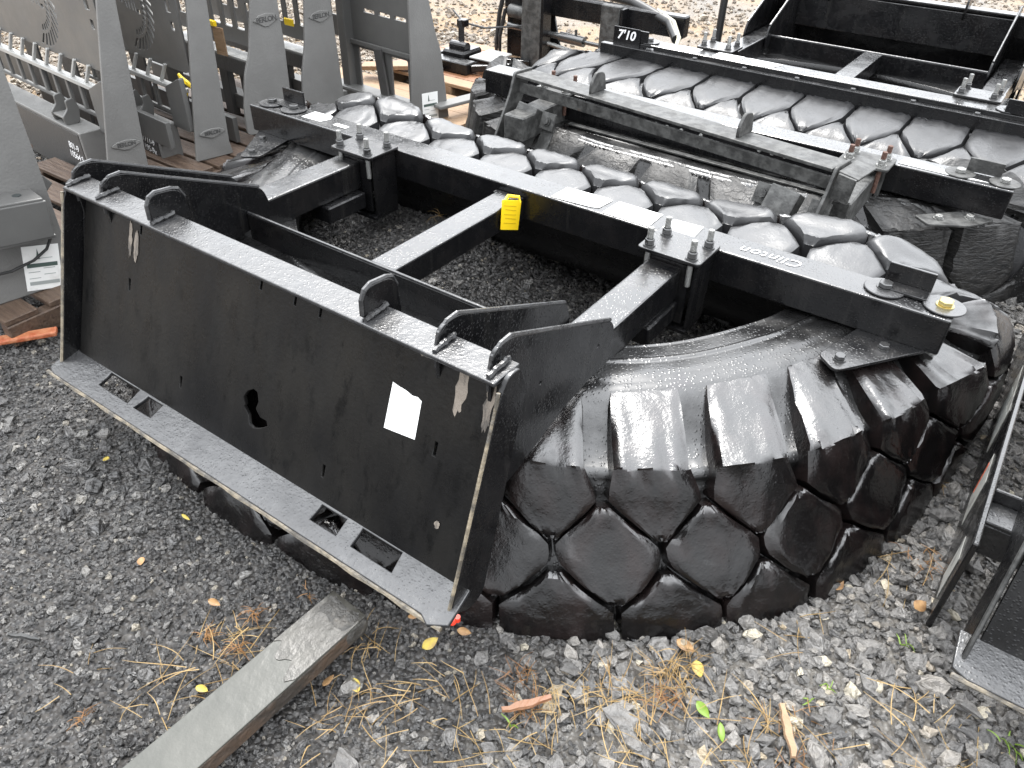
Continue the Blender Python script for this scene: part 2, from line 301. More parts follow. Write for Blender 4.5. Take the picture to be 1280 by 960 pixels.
# scattered stones: one object per kind of gravel, geometry nodes turn points into varied angular stones
def scatter(name, pts, size, tint, material, flat=(.55, .8), seed=1, sub=1):
    m = len(pts); me = bpy.data.meshes.new(name); me.vertices.add(m); me.vertices.foreach_set('co', pts.astype('f').ravel())
    r = np.random.default_rng(seed)
    rot = np.stack([r.normal(0, .35, m), r.normal(0, .35, m), r.uniform(0, 2*PI, m)], -1)
    sc = np.stack([size*r.uniform(.7, 1.35, m), size*r.uniform(.6, 1.0, m), size*r.uniform(*flat, m)], -1)
    for nm, arr in (('rot', rot), ('scl', sc)):
        a = me.attributes.new(nm, 'FLOAT_VECTOR', 'POINT'); a.data.foreach_set('vector', arr.astype('f').ravel())
    a = me.attributes.new('tint', 'FLOAT', 'POINT'); a.data.foreach_set('value', tint.astype('f'))
    a = me.attributes.new('pick', 'INT', 'POINT'); a.data.foreach_set('value', r.integers(0, 7, m).astype('i'))
    o = bpy.data.objects.new(name, me); COL.objects.link(o); o['kind'] = 'stuff'
    t = bpy.data.node_groups.new(name, 'GeometryNodeTree'); t.interface.new_socket('Geometry', in_out='INPUT', socket_type='NodeSocketGeometry'); t.interface.new_socket('Geometry', in_out='OUTPUT', socket_type='NodeSocketGeometry')
    N = t.nodes; L = t.links; gi = N.new('NodeGroupInput'); go = N.new('NodeGroupOutput')
    join = N.new('GeometryNodeGeometryToInstance')
    for k in range(7):
        ic = N.new('GeometryNodeMeshIcoSphere'); ic.inputs['Radius'].default_value = .5; ic.inputs['Subdivisions'].default_value = sub
        nz = N.new('ShaderNodeTexNoise'); nz.noise_dimensions = '4D'; nz.inputs['Scale'].default_value = 1.7; nz.inputs['W'].default_value = k*3.7+seed; nz.inputs['Detail'].default_value = 2
        sb = N.new('ShaderNodeVectorMath'); sb.operation = 'SUBTRACT'; sb.inputs[1].default_value = (.5, .5, .5); L.new(nz.outputs['Color'], sb.inputs[0])
        ml = N.new('ShaderNodeVectorMath'); ml.operation = 'SCALE'; ml.inputs['Scale'].default_value = 1.25; L.new(sb.outputs[0], ml.inputs[0])
        sp = N.new('GeometryNodeSetPosition'); L.new(ic.outputs[0], sp.inputs[0]); L.new(ml.outputs[0], sp.inputs['Offset'])
        sm = N.new('GeometryNodeSetMaterial'); sm.inputs['Material'].default_value = material; L.new(sp.outputs[0], sm.inputs[0])
        ss = N.new('GeometryNodeSetShadeSmooth'); ss.inputs['Shade Smooth'].default_value = False; L.new(sm.outputs[0], ss.inputs[0])
        L.new(ss.outputs[0], join.inputs[0])
    iop = N.new('GeometryNodeInstanceOnPoints'); L.new(gi.outputs[0], iop.inputs['Points']); L.new(join.outputs[0], iop.inputs['Instance']); iop.inputs['Pick Instance'].default_value = True
    def na(nm, ty):
        q = N.new('GeometryNodeInputNamedAttribute'); q.data_type = ty; q.inputs['Name'].default_value = nm; return q.outputs['Attribute']
    L.new(na('pick', 'INT'), iop.inputs['Instance Index']); L.new(na('rot', 'FLOAT_VECTOR'), iop.inputs['Rotation']); L.new(na('scl', 'FLOAT_VECTOR'), iop.inputs['Scale'])
    L.new(iop.outputs[0], go.inputs[0])
    md = o.modifiers.new('stones', 'NODES'); md.node_group = t
    return o
# sample the ground evenly as the picture sees it: points per area fall with distance
def cand(nn, x0, x1, y0, y1, seed):
    r = np.random.default_rng(seed); return r.uniform(x0, x1, nn), r.uniform(y0, y1, nn), r
def inview(x, y, m=.12):
    P = np.stack([x, y, np.zeros_like(x)], -1)-np.array(CAM); d = P @ np.array(fw); a = P @ np.array(rr)/np.maximum(d, .01)*FPX; b_ = -(P @ np.array(uu))/np.maximum(d, .01)*FPX
    return (d > .2) & (np.abs(a) < 640*(1+m)+40) & (b_ < 480*(1+m)+40) & (b_ > -620)
# fine black stones
x, y, r = cand(195000, -1.4, 2.6, -1.9, 2.0, 3)
k = inview(x, y) & (r.uniform(0, 1, len(x)) > slate_w(x, y)*.93) & (pale_w(x, y) < .8); x, y = x[k], y[k]
sz = .0086*r.lognormal(0, .34, len(x)); big = r.uniform(0, 1, len(x)) < .010; sz[big] *= r.uniform(1.8, 3.2, big.sum()); lump = (np.hypot((x-.62)/.35, (y+1.12)/.13) < 1) & (r.uniform(0, 1, len(x)) < .12); sz[lump] *= r.uniform(1.6, 2.8, lump.sum())
o = scatter('black_gravel', np.stack([x, y, hgt(x, y)+sz*.12], -1), sz, r.uniform(0, 1, len(x)), CINDER, seed=3)
# slate
x, y, r = cand(18000, 1.35, 3.2, -1.5, 1.4, 4)
k = inview(x, y) & (r.uniform(0, 1, len(x)) < slate_w(x, y)*1.05); x, y = x[k], y[k]
sz = .0225*r.lognormal(0, .34, len(x))
o = scatter('grey_slate_gravel', np.stack([x, y, hgt(x, y)+sz*.18], -1), sz, np.clip(r.beta(2.2, 2.4, len(x))+(r.uniform(0, 1, len(x)) < .05)*.5, 0, 1), SLATE, flat=(.35, .7), seed=4)
x, y, r = cand(26000, 1.45, 3.2, -1.5, 1.4, 14)
k = inview(x, y) & (r.uniform(0, 1, len(x)) < slate_w(x, y)); x, y = x[k], y[k]
sz = .011*r.lognormal(0, .3, len(x))
o = scatter('small_slate_gravel', np.stack([x, y, hgt(x, y)+sz*.1], -1), sz, r.uniform(0, .8, len(x)), SLATE, flat=(.4, .8), seed=5)
# pale stones far off
x, y, r = cand(60000, -7, 3.5, 1.2, 11, 6)
x2, y2, _ = cand(30000, -4, -.2, -1.2, 2.5, 8); x = np.r_[x, x2]; y = np.r_[y, y2]
dp = .5+.5*np.sin(x*1.3+y*.9+1.2*np.sin(y*1.7))*np.cos(y*1.1-x*.6); k = inview(x, y) & (r.uniform(0, 1, len(x)) < pale_w(x, y)*np.clip(.12+dp*1.0, 0, 1)); x, y = x[k], y[k]
sz = .024*r.lognormal(0, .35, len(x))
o = scatter('pale_gravel', np.stack([x, y, hgt(x, y)+sz*.15], -1), sz, r.uniform(0, 1, len(x)), PALE, seed=6)

# ------------------------------------------------------------------ tyre
def hermite(kx, ky, x, period=None, damp=None):
    kx = np.asarray(kx, float); ky = np.asarray(ky, float)
    if period:
        kx = np.r_[kx[-2:]-period, kx, kx[:2]+period]; ky = np.concatenate([ky[-2:], ky, ky[:2]]); x = np.mod(x-kx[2], period)+kx[2]
    m = np.zeros_like(ky); d = (ky[1:]-ky[:-1])/(kx[1:]-kx[:-1])[:, None]; m[1:-1] = (d[1:]*(kx[1:-1]-kx[:-2])[:, None]+d[:-1]*(kx[2:]-kx[1:-1])[:, None])/(kx[2:]-kx[:-2])[:, None]; m[0] = d[0]; m[-1] = d[-1]
    i = np.clip(np.searchsorted(kx, x, side='right')-1, 0, len(kx)-2); h = (kx[i+1]-kx[i])[:, None]; t = ((x-kx[i])[:, None])/h
    return (2*t**3-3*t**2+1)*ky[i]+(t**3-2*t**2+t)*h*m[i]+(-2*t**3+3*t**2)*ky[i+1]+(t**3-t**2)*h*m[i+1]
def snap(vv, pv):       # keep rows on the shoulder edge so it stays crisp
    if pv[0] < 2.9 and pv[-1] > 3.1:
        j = int(np.argmin(np.abs(vv-3))); vv = vv.copy(); vv[j] = 3; vv[j-1] = 2.93; vv[j+1] = 3.06
    return vv
class Surf:
    """closed ring surface: rails (inner edge .. ground) given at a few sections, u counts tread lugs, v walks down the section"""
    def __init__(s, keys, us, period): s.k = np.array(keys, float); s.us = np.array(us, float); s.P = period
    def pos(s, u, v):
        u = np.asarray(u, float).ravel(); v = np.asarray(v, float).ravel(); nr = s.k.shape[1]
        R = hermite(s.us, s.k.reshape(len(s.k), -1), u, s.P).reshape(len(u), nr, 3)
        i = np.clip(np.floor(v).astype(int), 0, nr-2); t = (v-i)[:, None]; a = np.arange(len(u))
        p0, p1 = R[a, i], R[a, i+1]; pm = R[a, np.maximum(i-1, 0)]; pp = R[a, np.minimum(i+2, nr-1)]
        T = .42; m0 = (p1-pm)*T; m1 = (pp-p0)*T
        m0 = np.where((i == 3)[:, None], (p1-p0)*.95, m0); m1 = np.where((i == 2)[:, None], (p1-p0)*.95, m1)
        return (2*t**3-3*t**2+1)*p0+(t**3-2*t**2+t)*m0+(-2*t**3+3*t**2)*p1+(t**3-t**2)*m1
    def nrm(s, u, v, e=.02):
        e0 = e; du = s.pos(u+.02, v)-s.pos(u-.02, v); nr = s.k.shape[1]-1; dv = s.pos(u, np.minimum(v+e, nr))-s.pos(u, np.maximum(v-e, 0)); n_ = np.cross(dv, du); n_ /= np.maximum(np.linalg.norm(n_, axis=1, keepdims=True), 1e-9)
        return n_
def ss(a, b, x): t = np.clip((x-a)/(b-a), 0, 1); return t*t*(3-2*t)
def np_mesh(name, V, F, smooth=True):
    me = bpy.data.meshes.new(name); F = np.asarray(F); me.vertices.add(len(V)); me.vertices.foreach_set('co', V.astype('f').ravel()); me.loops.add(F.size); me.loops.foreach_set('vertex_index', F.ravel().astype('i'))
    me.polygons.add(len(F)); me.polygons.foreach_set('loop_start', np.arange(0, F.size, F.shape[1])); me.polygons.foreach_set('loop_total', np.full(len(F), F.shape[1])); me.update(); me.validate()
    me.polygons.foreach_set('use_smooth', np.full(len(me.polygons), smooth)); return me
def build_tyre(parent, keys, depth=.042, phase=.0, rows=None, matA=RUB, matS=RUBW, skipf=None, label=None, worn=lambda u: 0, count=30, farbump=0, align=None):
    K = np.array(keys, float); cor = K[:, 3]; nk = len(K)
    L_ = [0]
    for i in range(nk):
        a, b_ = K[i], K[(i+1) % nk]; pitch = PITCH[0] if (a[3][1]+b_[3][1])/2 < FARY[0] else .18
        L_.append(L_[-1]+np.linalg.norm(a[3]-b_[3])/pitch)
    sc = count/L_[-1]; us = np.array(L_[:-1])*sc; S_ = Surf(K, us, float(count)); nr = K.shape[1]-1
    if align is not None: phase = (us[align]-.5) % 1.0
    def dep(u, v): return depth*1.1*ss(2.15, 2.8, v)
    # carcass
    nu = count*14; vs = np.concatenate([[-.35, -.15], np.linspace(0, 2, 25), np.linspace(2.05, nr, 34)]); U, V_ = np.meshgrid(np.linspace(0, count, nu, endpoint=False), vs, indexing='ij')
    vc = np.clip(V_, 0, nr).ravel(); u_ = U.ravel(); Pn = S_.pos(u_, vc); Nn = S_.nrm(u_, vc, .45)
    off = -dep(u_, vc)
    for c, wd, h in ((.05, .06, .003), (.55, .02, -.0022), (1.0, .03, .0035), (1.04, .015, -.003), (2.0, .025, -.0025)): off = off+h*np.exp(-((V_.ravel()-c)/wd)**2)
    off = off-.002*ss(1.06, 1.12, V_.ravel())*(1-ss(1.5, 1.9, V_.ravel()))
    cr = np.random.default_rng(9); off = off+cr.normal(0, .0022, len(off))*ss(2.6, 3.1, V_.ravel())+.004*np.abs(np.sin(u_*9*PI))*ss(3.1, 3.4, V_.ravel())*(np.sin(u_*31+V_.ravel()*17) > .2)
    P2 = Pn+Nn*off[:, None]; low = V_.ravel() < 0; P2[low, 2] -= (-V_.ravel()[low])*.16
    id_ = np.arange(nu*len(vs)).reshape(nu, len(vs)); nx = np.roll(id_, -1, 0); Fq = np.stack([id_[:, :-1], id_[:, 1:], nx[:, 1:], nx[:, :-1]], -1).reshape(-1, 4)
    # thin bottom so the ring is a closed shell of rubber
    o = add_obj('tyre', np_mesh('tyre', P2, Fq), matS, parent, label)
    sol = o.modifiers.new('thickness', 'SOLIDIFY'); sol.thickness = .022; sol.offset = 1 if False else -1
    rows = rows or [('A', 0, [(2.20, .34), (2.34, .355), (3.0, .36), (3.5, .45), (4.16, .05)]),
                    ('B', .5, [(3.60, .06), (4.22, .465), (4.46, .465), (5.14, .06)]),
                    ('C', 0, [(4.60, .06), (5.30, .465), (6.0, .465)])]
    m_, n_ = 15, 19; lr = np.random.default_rng(5)
    for nm, ph, prof in rows:
        pv = np.array([a for a, _ in prof]); ph_w = np.array([b_ for _, b_ in prof])
        for i in range(count):
            uc = i+ph+phase
            if skipf and skipf(nm, uc % count, S_): continue
            bt = np.linspace(0, 1, n_); bt = .5-.5*np.cos(bt*PI)*(.35)-.0; bt = (bt-bt[0])/(bt[-1]-bt[0])
            vv = pv[0]+(pv[-1]-pv[0])*bt; vv = snap(vv, pv); hw = np.interp(vv, pv, ph_w); at_ = np.linspace(-1, 1, m_); at_ = np.sign(at_)*np.abs(at_)**.75
            jit = lr.normal(0, .012, 4)
            U = uc+jit[0]+at_[None, :]*hw[:, None]; V2 = np.repeat(vv[:, None], m_, 1)+jit[1]*.5
            V2 = np.clip(V2, 0, nr)
            sp = np.interp(vv, pv, [1]*len(pv)); ua = U.ravel(); va = V2.ravel(); P_ = S_.pos(ua, va); Nq = S_.nrm(ua, va)
            A_ = np.abs(np.repeat(at_[None, :], n_, 0)); B_ = np.abs(np.repeat(bt[:, None], m_, 1)*2-1)
            inner = (nm == 'A')
            eb = np.where(np.repeat(bt[:, None], m_, 1) < .5, 0 if inner else 1, 1)
            edge = np.maximum(ss(.84, 1, A_)*(ss(2.2, 2.6, V2) if inner else 1), ss(.86, 1, B_)*eb).ravel()
            far = np.clip((P_[:, 2]-.335)/.02, 0, 1)
            h = -.0045*edge**2+(farbump*far if nm == 'B' else 0)*(1-edge)
            crn = np.exp(-((va-3.0)/.12)**2)
            wn = np.sin(P_[:, 0]*61+P_[:, 2]*43+uc)*np.sin(P_[:, 1]*57-P_[:, 2]*71)*.0016+np.sin(P_[:, 0]*131+uc*3)*np.sin(P_[:, 1]*149+P_[:, 2]*120)*.0009
            h = h+wn*(1-.6*far)+lr.normal(0, .0010, len(h))*(1-edge)-np.abs(lr.normal(0, .0030, len(h)))*(edge > .12)*(1-.7*far)+lr.normal(0, .0032, len(h))*crn*(1-far)-.004*crn*(1-far)
            if inner: h = h+.0008
            w_ = worn(uc % count)
            if w_: h = h-w_*lr.uniform(0, 1, len(h))**2
            Vt = P_+Nq*h[:, None]
            # skirt
            per = [(0, j) for j in range(m_)]+[(i_, m_-1) for i_ in range(1, n_)]+[(n_-1, j) for j in range(m_-2, -1, -1)]+[(i_, 0) for i_ in range(n_-2, 0, -1)]
            pid = np.array([a*m_+b_ for a, b_ in per]); cen = Vt.mean(0); wall = []
            for dd, ex in ((.5, 1.02), (1.25, 1.10)):
                uo = uc+(ua[pid]-uc)*ex; vo = va[pid]+(va[pid]-va.mean())*(ex-1)*(.35 if not inner else .2); vo = np.clip(vo, 2.15 if inner else 0, nr)
                Ps = S_.pos(uo, vo); Ns = S_.nrm(uo, vo, .45); dpt = dep(uo, vo)*dd+.004*dd; wall.append(Ps-Ns*dpt[:, None])
            Vt = np.concatenate([Vt]+wall); q = len(pid); b0 = n_*m_
            id_ = np.arange(b0).reshape(n_, m_); Fq = [np.stack([id_[:-1, :-1], id_[1:, :-1], id_[1:, 1:], id_[:-1, 1:]], -1).reshape(-1, 4)]
            r1 = b0+np.arange(q); r2 = r1+q
            Fq.append(np.stack([pid, np.roll(pid, -1), np.roll(r1, -1), r1], -1)); Fq.append(np.stack([r1, np.roll(r1, -1), np.roll(r2, -1), r2], -1))
            me = np_mesh('tread_block', Vt, np.concatenate(Fq)); bm = bmesh.new(); bm.from_mesh(me); bmesh.ops.recalc_face_normals(bm, faces=bm.faces); bm.to_mesh(me); bm.free(); me.set_sharp_from_angle(angle=math.radians(38))
            add_obj('tread_block', me, matA(Vt[:b0].mean(0), nm) if callable(matA) else matA, o)
    return o, S_
FARY = [0.2]; PITCH = [.195]
def mirror_keys(half, xc, first=True):
    # half runs from the front centre round the right side to the far centre
    out = list(half)
    for k_ in half[-2:0:-1]: out.append([(2*xc-a, b_, c) for a, b_, c in k_])
    return out
zs = lambda *a: a
def key(inner, ring, lug, cor, mid, low, bot): return [inner, ring, lug, cor, mid, low, bot]
def near(i, r, l, c, b_):
    m = tuple(c[k]+(b_[k]-c[k])*.36 for k in (0, 1)); lo = tuple(c[k]+(b_[k]-c[k])*.80 for k in (0, 1))
    return key((*i, .300), (*r, .307), (*l, .309), (*c, .268), (*m, .160), (*lo, .065), (*b_, -.02))
half1 = [near((1.08, -.49), (1.08, -.55), (1.08, -.68), (1.08, -.86), (1.08, -1.035)),
         near((1.29, -.47), (1.31, -.53), (1.34, -.64), (1.40, -.80), (1.48, -.964)),
         near((1.527, -.388), (1.561, -.437), (1.604, -.501), (1.713, -.664), (1.850, -.775)),
         near((1.669, -.256), (1.704, -.308), (1.743, -.366), (1.867, -.549), (2.004, -.637)),
         near((1.773, -.081), (1.813, -.139), (1.857, -.203), (1.996, -.405), (2.120, -.484)),
         near((1.812, .020), (1.862, -.020), (1.923, -.067), (2.093, -.223), (2.205, -.250)),
         near((1.835, .060), (1.895, .045), (1.985, .040), (2.160, -.050), (2.250, -.040)),
         key((1.86, .06, .27), (1.93, .08, .295), (2.03, .115, .322), (2.23, .16, .30), (2.275, .17, .19), (2.275, .17, .09), (2.27, .17, -.02)),
         key((1.85, .11, .22), (1.92, .09, .28), (2.05, .115, .335), (2.19, .235, .345), (2.26, .30, .26), (2.28, .33, .13), (2.28, .34, -.02)),
         key((1.85, .13, .20), (1.88, .09, .28), (1.96, .095, .335), (2.00, .135, .362), (2.03, .255, .366), (2.06, .35, .32), (2.09, .45, -.02)),
         key((1.50, .13, .20), (1.50, .09, .28), (1.50, .095, .335), (1.50, .13, .365), (1.50, .255, .37), (1.50, .345, .335), (1.50, .45, -.02)),
         key((1.08, .13, .20), (1.08, .09, .28), (1.08, .095, .335), (1.08, .13, .365), (1.08, .255, .37), (1.08, .345, .335), (1.08, .45, -.02))]
KEYS1 = mirror_keys(half1, 1.08)

# ------------------------------------------------------------------ steel details
def hex_bolt(parent, p, r=.011, h=.008, washer=.0, mat_=NUT, axis=(0, 0, 1), name='bolt', wmat=BLK):
    a = Vector(axis); p = Vector(p); m = MB()
    if washer: m.cyl(p, p+a*.004, washer, 28, bev=.0008); p = p+a*.004
    m.cyl(p, p+a*.002, r*1.25, 16); m.cyl(p+a*.002, p+a*(.002+h), r, 6, bev=.001)
    return m.done(name, mat_, parent, smooth=False)
def stud(parent, p, top=.045, bot=.10, mat_=ZINC, nut=NUT):
    p = Vector(p); s_ = MB(); s_.cyl(p-Vector((0, 0, bot)), p+Vector((0, 0, top)), .0068, 12)
    for k_ in range(7): s_.cyl(p+Vector((0, 0, top-.004-k_*.0035)), p+Vector((0, 0, top-.002-k_*.0035)), .0074, 12)
    o = s_.done('bolt', mat_, parent, smooth=True)
    m = MB(); m.cyl(p+Vector((0, 0, .0)), p+Vector((0, 0, .003)), .0145, 18); m.cyl(p+Vector((0, 0, .003)), p+Vector((0, 0, .017)), .0115, 6, bev=.0012); m.cyl(p+Vector((0, 0, .017)), p+Vector((0, 0, .020)), .0085, 12)
    return m, o
H = .40
def weld(m, a, b_, r=.004, n=14, seed=0):
    a = Vector(a); b_ = Vector(b_); rg = random.Random(seed); m.tube([a+(b_-a)*(k_/n)+Vector([rg.uniform(-.0012, .0012) for _ in range(3)]) for k_ in range(n+1)], [r*rg.uniform(.75, 1.2) for _ in range(n+1)], 6)
def build_mount(R, detail=True):
    f0 = Vector((0, -.957, H-.240)); f1 = Vector((0, -.817, H+.132)); ya = (f1-f0).normalized(); Ls = (f1-f0).length
    def hole(x, f, w_=.006, h_=.026): return rect(x-w_/2, f*Ls-h_/2, x+w_/2, f*Ls+h_/2)
    holes = [hole(*q) for q in ((1.161, .905), (1.07, .905), (.701, .90), (1.29, .171), (1.52, .552), (.867, .196), (.673, .572), (1.225, .905))] if detail else []
    holes.append([(a, .072+(b_-.066)*.62) for a, b_ in [(1.062, .12), (1.066, .128), (1.058, .15), (1.068, .176), (1.083, .192), (1.094, .188), (1.100, .160), (1.095, .132), (1.110, .112), (1.128, .112), (1.132, .098), (1.112, .076), (1.095, .066), (1.083, .07), (1.078, .098)]])
    if not detail: holes = [rect(1.045, .29, 1.075, .325), rect(.955, .29, .985, .325)]
    plate('face_plate', rect(.500, 0, 1.622, Ls), .008, f0, (1, 0, 0), ya, FACE if detail else BLK, R, holes)
    nrm = Vector((1, 0, 0)).cross(ya)
    m = MB(); m.bar((.495, -.836, H+.139), (1.628, -.836, H+.139), .066, .008, .0025)
    if detail:
        for x in (.495, .600, .79, 1.356, 1.50, 1.605): weld(m, (x+.008, -.862, H+.146), (x+.007, -.808, H+.150), .005, 12, int(x*100))
    m.done('top_flange', FLG, R)
    lip = [(.476, -.065), (.470, .004), (1.645, .004), (1.652, -.065), (1.62, -.083), (1.60, -.073), (.50, -.075)]
    if detail: holes = [[(.635, -.040), (.628, -.002), (.735, -.002), (.742, -.040)], [(.765, -.042), (.768, -.004), (.820, -.004), (.824, -.040)], [(1.307, -.040), (1.303, -.004), (1.367, -.004), (1.372, -.039)], [(1.412, -.041), (1.405, -.002), (1.500, -.002), (1.508, -.041)]]
    else: holes = [[(1.4, -.05), (1.4, -.01), (1.46, -.01), (1.46, -.05)], [(.60, -.045), (.60, -.005), (.66, -.005), (.66, -.045)]]
    plate('bottom_lip', lip, .010, (0, -.957, H-.236), (1, 0, 0), (0, 1, .24), FLG, R, holes, bev=.002)
    le = MB(); le.tube([(.478+1.165*k_/30, -1.0305+.001*math.sin(k_*1.7), H-.2545) for k_ in range(31)], [.0048+.0008*math.sin(k_*2.3) for k_ in range(31)], 6); le.done('worn_lip_edge', EDGE, R)
    ep = rounded([(-.872, H+.118), (-.850, H+.150), (-.818, H+.150), (-.800, H+.10), (-.912, H-.285), (-.950, H-.292), (-1.000, H-.252)], [.01, .012, .012, .012, .02, .02, .02])
    for x in (.487, 1.636):
        plate('end_plate', ep, .009, (x, 0, 0), (0, 1, 0), (0, 0, 1), EDGE if False else BLK, R, bev=.0018)
        m = MB()
        for a, b_ in zip(ep, ep[1:]):
            if a[0] < -.86 and b_[0] < -.86 or a[1] < H-.2: pass
        fr = [p_ for p_ in ep if p_[0] < -.868 or p_[1] < H-.28]
        pts = [(-.869, H+.130), (-.876, H+.10), (-.905, H+.02), (-.94, H-.08), (-.975, H-.18), (-.999, H-.245)]
        m.tube([(x, a-.0005, b_) for a, b_ in pts], .0036, 6); m.done('worn_edge', EDGE if detail else STEEL, R)
    gp = rounded([(-.842, H+.075), (-.840, H+.172), (-.790, H+.174), (-.448, H+.026), (-.434, H-.015), (-.436, H-.060), (-.62, H-.083), (-.77, H-.129), (-.915, H-.150)], [0, .035, .02, .02, .01, .012, .02, .02, 0])
    for x in (.489, .594, 1.496, 1.599):
        holes = [[(-.70+.004*math.cos(t*PI/3), H+.03+.004*math.sin(t*PI/3)) for t in range(6)], [(-.50+.004*math.cos(t*PI/3), H-.005+.004*math.sin(t*PI/3)) for t in range(6)]] if x > 1.55 and detail else []
        plate('gusset_plate', gp, .008, (x, 0, 0), (0, 1, 0), (0, 0, 1), BLK, R, holes, bev=.0016)
        g_ = MB(); g_.tube([(x, a, b_+.001) for a, b_ in [(-.843, H+.10), (-.842, H+.138), (-.835, H+.160), (-.815, H+.172), (-.790, H+.1735), (-.62, H+.1005), (-.455, H+.030)]], .0042, 6); g_.done('plate_edge', FLG, R)
    for x in (.79, 1.356):
        ea = rounded([(-.858, H+.146), (-.856, H+.200), (-.778, H+.192), (-.770, H+.10)], [0, .032, .03, 0])
        plate('lifting_ear', ea, .009, (x, 0, 0), (0, 1, 0), (0, 0, 1), BLK, R, bev=.002)
        g_ = MB(); g_.tube([(x, a, b_+.0005) for a, b_ in [(-.859, H+.150), (-.858, H+.178), (-.850, H+.193), (-.836, H+.1985), (-.80, H+.195), (-.786, H+.190), (-.776, H+.170)]], .0044, 6); g_.done('plate_edge', FLG, R)
    MB().box((.60, -.508, H-.185), (1.492, -.500, H-.022), .0015).done('cross_wall', BLK, R)
    MB().box((.60, -.800, H-.02), (1.492, -.792, H+.125), .0015).done('stiffener', BLK, R)
    MB().cyl((.600, -.504, H-.0205), (1.492, -.504, H-.0205), .0042, 8).done('wall_top_edge', FLG, R)
    return f0, ya, nrm, Ls
def build_scraper(R, detail, xlo=0.0, xhi=2.133, tyre=True):
    # beam
    MB().box((xlo, 0, H-.0834), (xhi, .0917, H), .004, seg=2).done('cross_beam', BLK, R)
    # arms
    for a, b_ in ((.498, .582), (1.505, 1.5875)):
        MB().box((a, -.79, H-.10), (b_, -.094, H-.02), .005, seg=2).done('arm', BLK, R)
    MB().box((1.008, -.499, H-.085), (1.083, -.002, H-.02), .004, seg=2).done('arm', BLK, R)
    for cx in (.567, 1.556):
        # bracket welded on the beam and clamped round the arm end
        m = MB(); m.box((cx-.068, -.090, H-.175), (cx-.058, -.002, H+.002), .001).box((cx+.058, -.090, H-.175), (cx+.068, -.002, H+.002), .001).box((cx-.066, -.10, H-.186), (cx+.066, -.003, H-.176), .001)
        m.box((cx-.05, -.093, H-.165), (cx+.05, -.085, H-.012), .001); m.done('bracket', BLK, R)
        MB().box((cx-.040, -.25, H-.150), (cx+.040, -.105, H-.101), .004).done('arm_stub', BLK, R)
        cp = plate('clamp_plate', rounded(rect(cx-.078, -.115, cx+.078, .008), .012), .009, (0, 0, H+.0055), (1, 0, 0), (0, 1, 0), BLK, R, bev=.0018)
        for dx in (-.052, .054):
            for dy in (-.095, -.022):
                p_ = (cx+dx+(.004 if dy > -.05 else -.004), dy, H+.010); mm, bo = stud(cp, p_, .044 if detail else .05, .07, ZINC if detail else ZINC); mm.done('nut', NUT, bo)
    MB().box((1.0, -.02, H-.085), (1.09, -.003, H-.021), .001).done('joint_plate', BLK, R)
    # washers and bolts at the beam ends
    for x, mt in ((xlo+.055, NUT), (xlo+.155, NUT), (xhi-.145, NUT), (xhi-.025, BRASS if detail else NUT)):
        wz = MB(); wz.cyl((x, .052, H+.001), (x, .052, H+.005), .042, 36, bev=.001); w_ = wz.done('washer', FLG, R, smooth=True)
        b_ = MB(); b_.cyl((x, .052, H+.005), (x, .052, H+.007), .018, 20); b_.cyl((x, .052, H+.007), (x, .052, H+.018), .0155, 6, bev=.0015); b_.done('bolt', mt, w_)
    # upright angle tabs at the beam ends
    for x in ((xlo+.07), (xhi-.155)):
        m = MB(); m.box((x, .086, H+.002), (x+.095, .093, H+.048), .001).box((x, .045, H+.002), (x+.095, .0855, H+.008), .001); m.done('angle_tab', BLK, R)
    # triangular shoes bolted to the sidewall under the beam ends
    for s_ in (1, -1):
        fx = (lambda x: x) if s_ > 0 else (lambda x: 2.133-x)
        pts = [(fx(a), b_) for a, b_ in ((1.931, -.145), (1.977, -.186), (2.112, .006), (1.969, .006))]
        if s_ < 0: pts = pts[::-1]
        sh = plate('sidewall_shoe', rounded(pts, [.012, .02, .006, 0] if s_ > 0 else [0, .006, .02, .012]), .007, (0, 0, H-.0845), (1, 0, 0), (0, 1, 0), BLK, R, bev=.0015)
        for q in ((1.972, -.140), (2.035, -.045)):
            b_ = MB(); b_.cyl((fx(q[0]), q[1], H-.081), (fx(q[0]), q[1], H-.078), .0135, 16); b_.cyl((fx(q[0]), q[1], H-.078), (fx(q[0]), q[1], H-.069), .0115, 6, bev=.001); b_.done('bolt', NUT, sh)
    MB().cyl((2.118, .045, H-.105), (2.118, .045, H-.0845), .014, 6).done('nut', ZINC, R)
    return build_mount(R, detail)

# ================================================================== scraper 1 (nearest)
R1 = thing('tyre_scraper', 'nearest black tyre scraper, its mounting plate facing us with a white sticker on it', 'attachment', (0, 0, 0), 'tyre scraper attachments')
f0, ya, nrm, Ls = build_scraper(R1, True)
def P_face(x, f, d=.0045): return f0+Vector((x, 0, 0))+ya*(f*Ls)+nrm*d
fd = nrm if nrm.y < 0 else -nrm
def on_face(name, poly, material, d, thick=.0006): return plate(name, poly, thick, f0+fd*d, (1, 0, 0), ya, material, R1, bev=.0001)
on_face('paper_sticker', [(1.409, .530*Ls), (1.477, .548*Ls), (1.475, .724*Ls), (1.466, .733*Ls), (1.454, .729*Ls), (1.440, .738*Ls), (1.424, .741*Ls), (1.410, .747*Ls)], WHITE, .0047)
def blob(cx, cy, rx, ry, seed, n=22):
    rg = random.Random(seed); return [(cx+rx*math.cos(2*PI*k_/n)*rg.uniform(.6, 1.1), cy+ry*math.sin(2*PI*k_/n)*rg.uniform(.75, 1.1)) for k_ in range(n)]
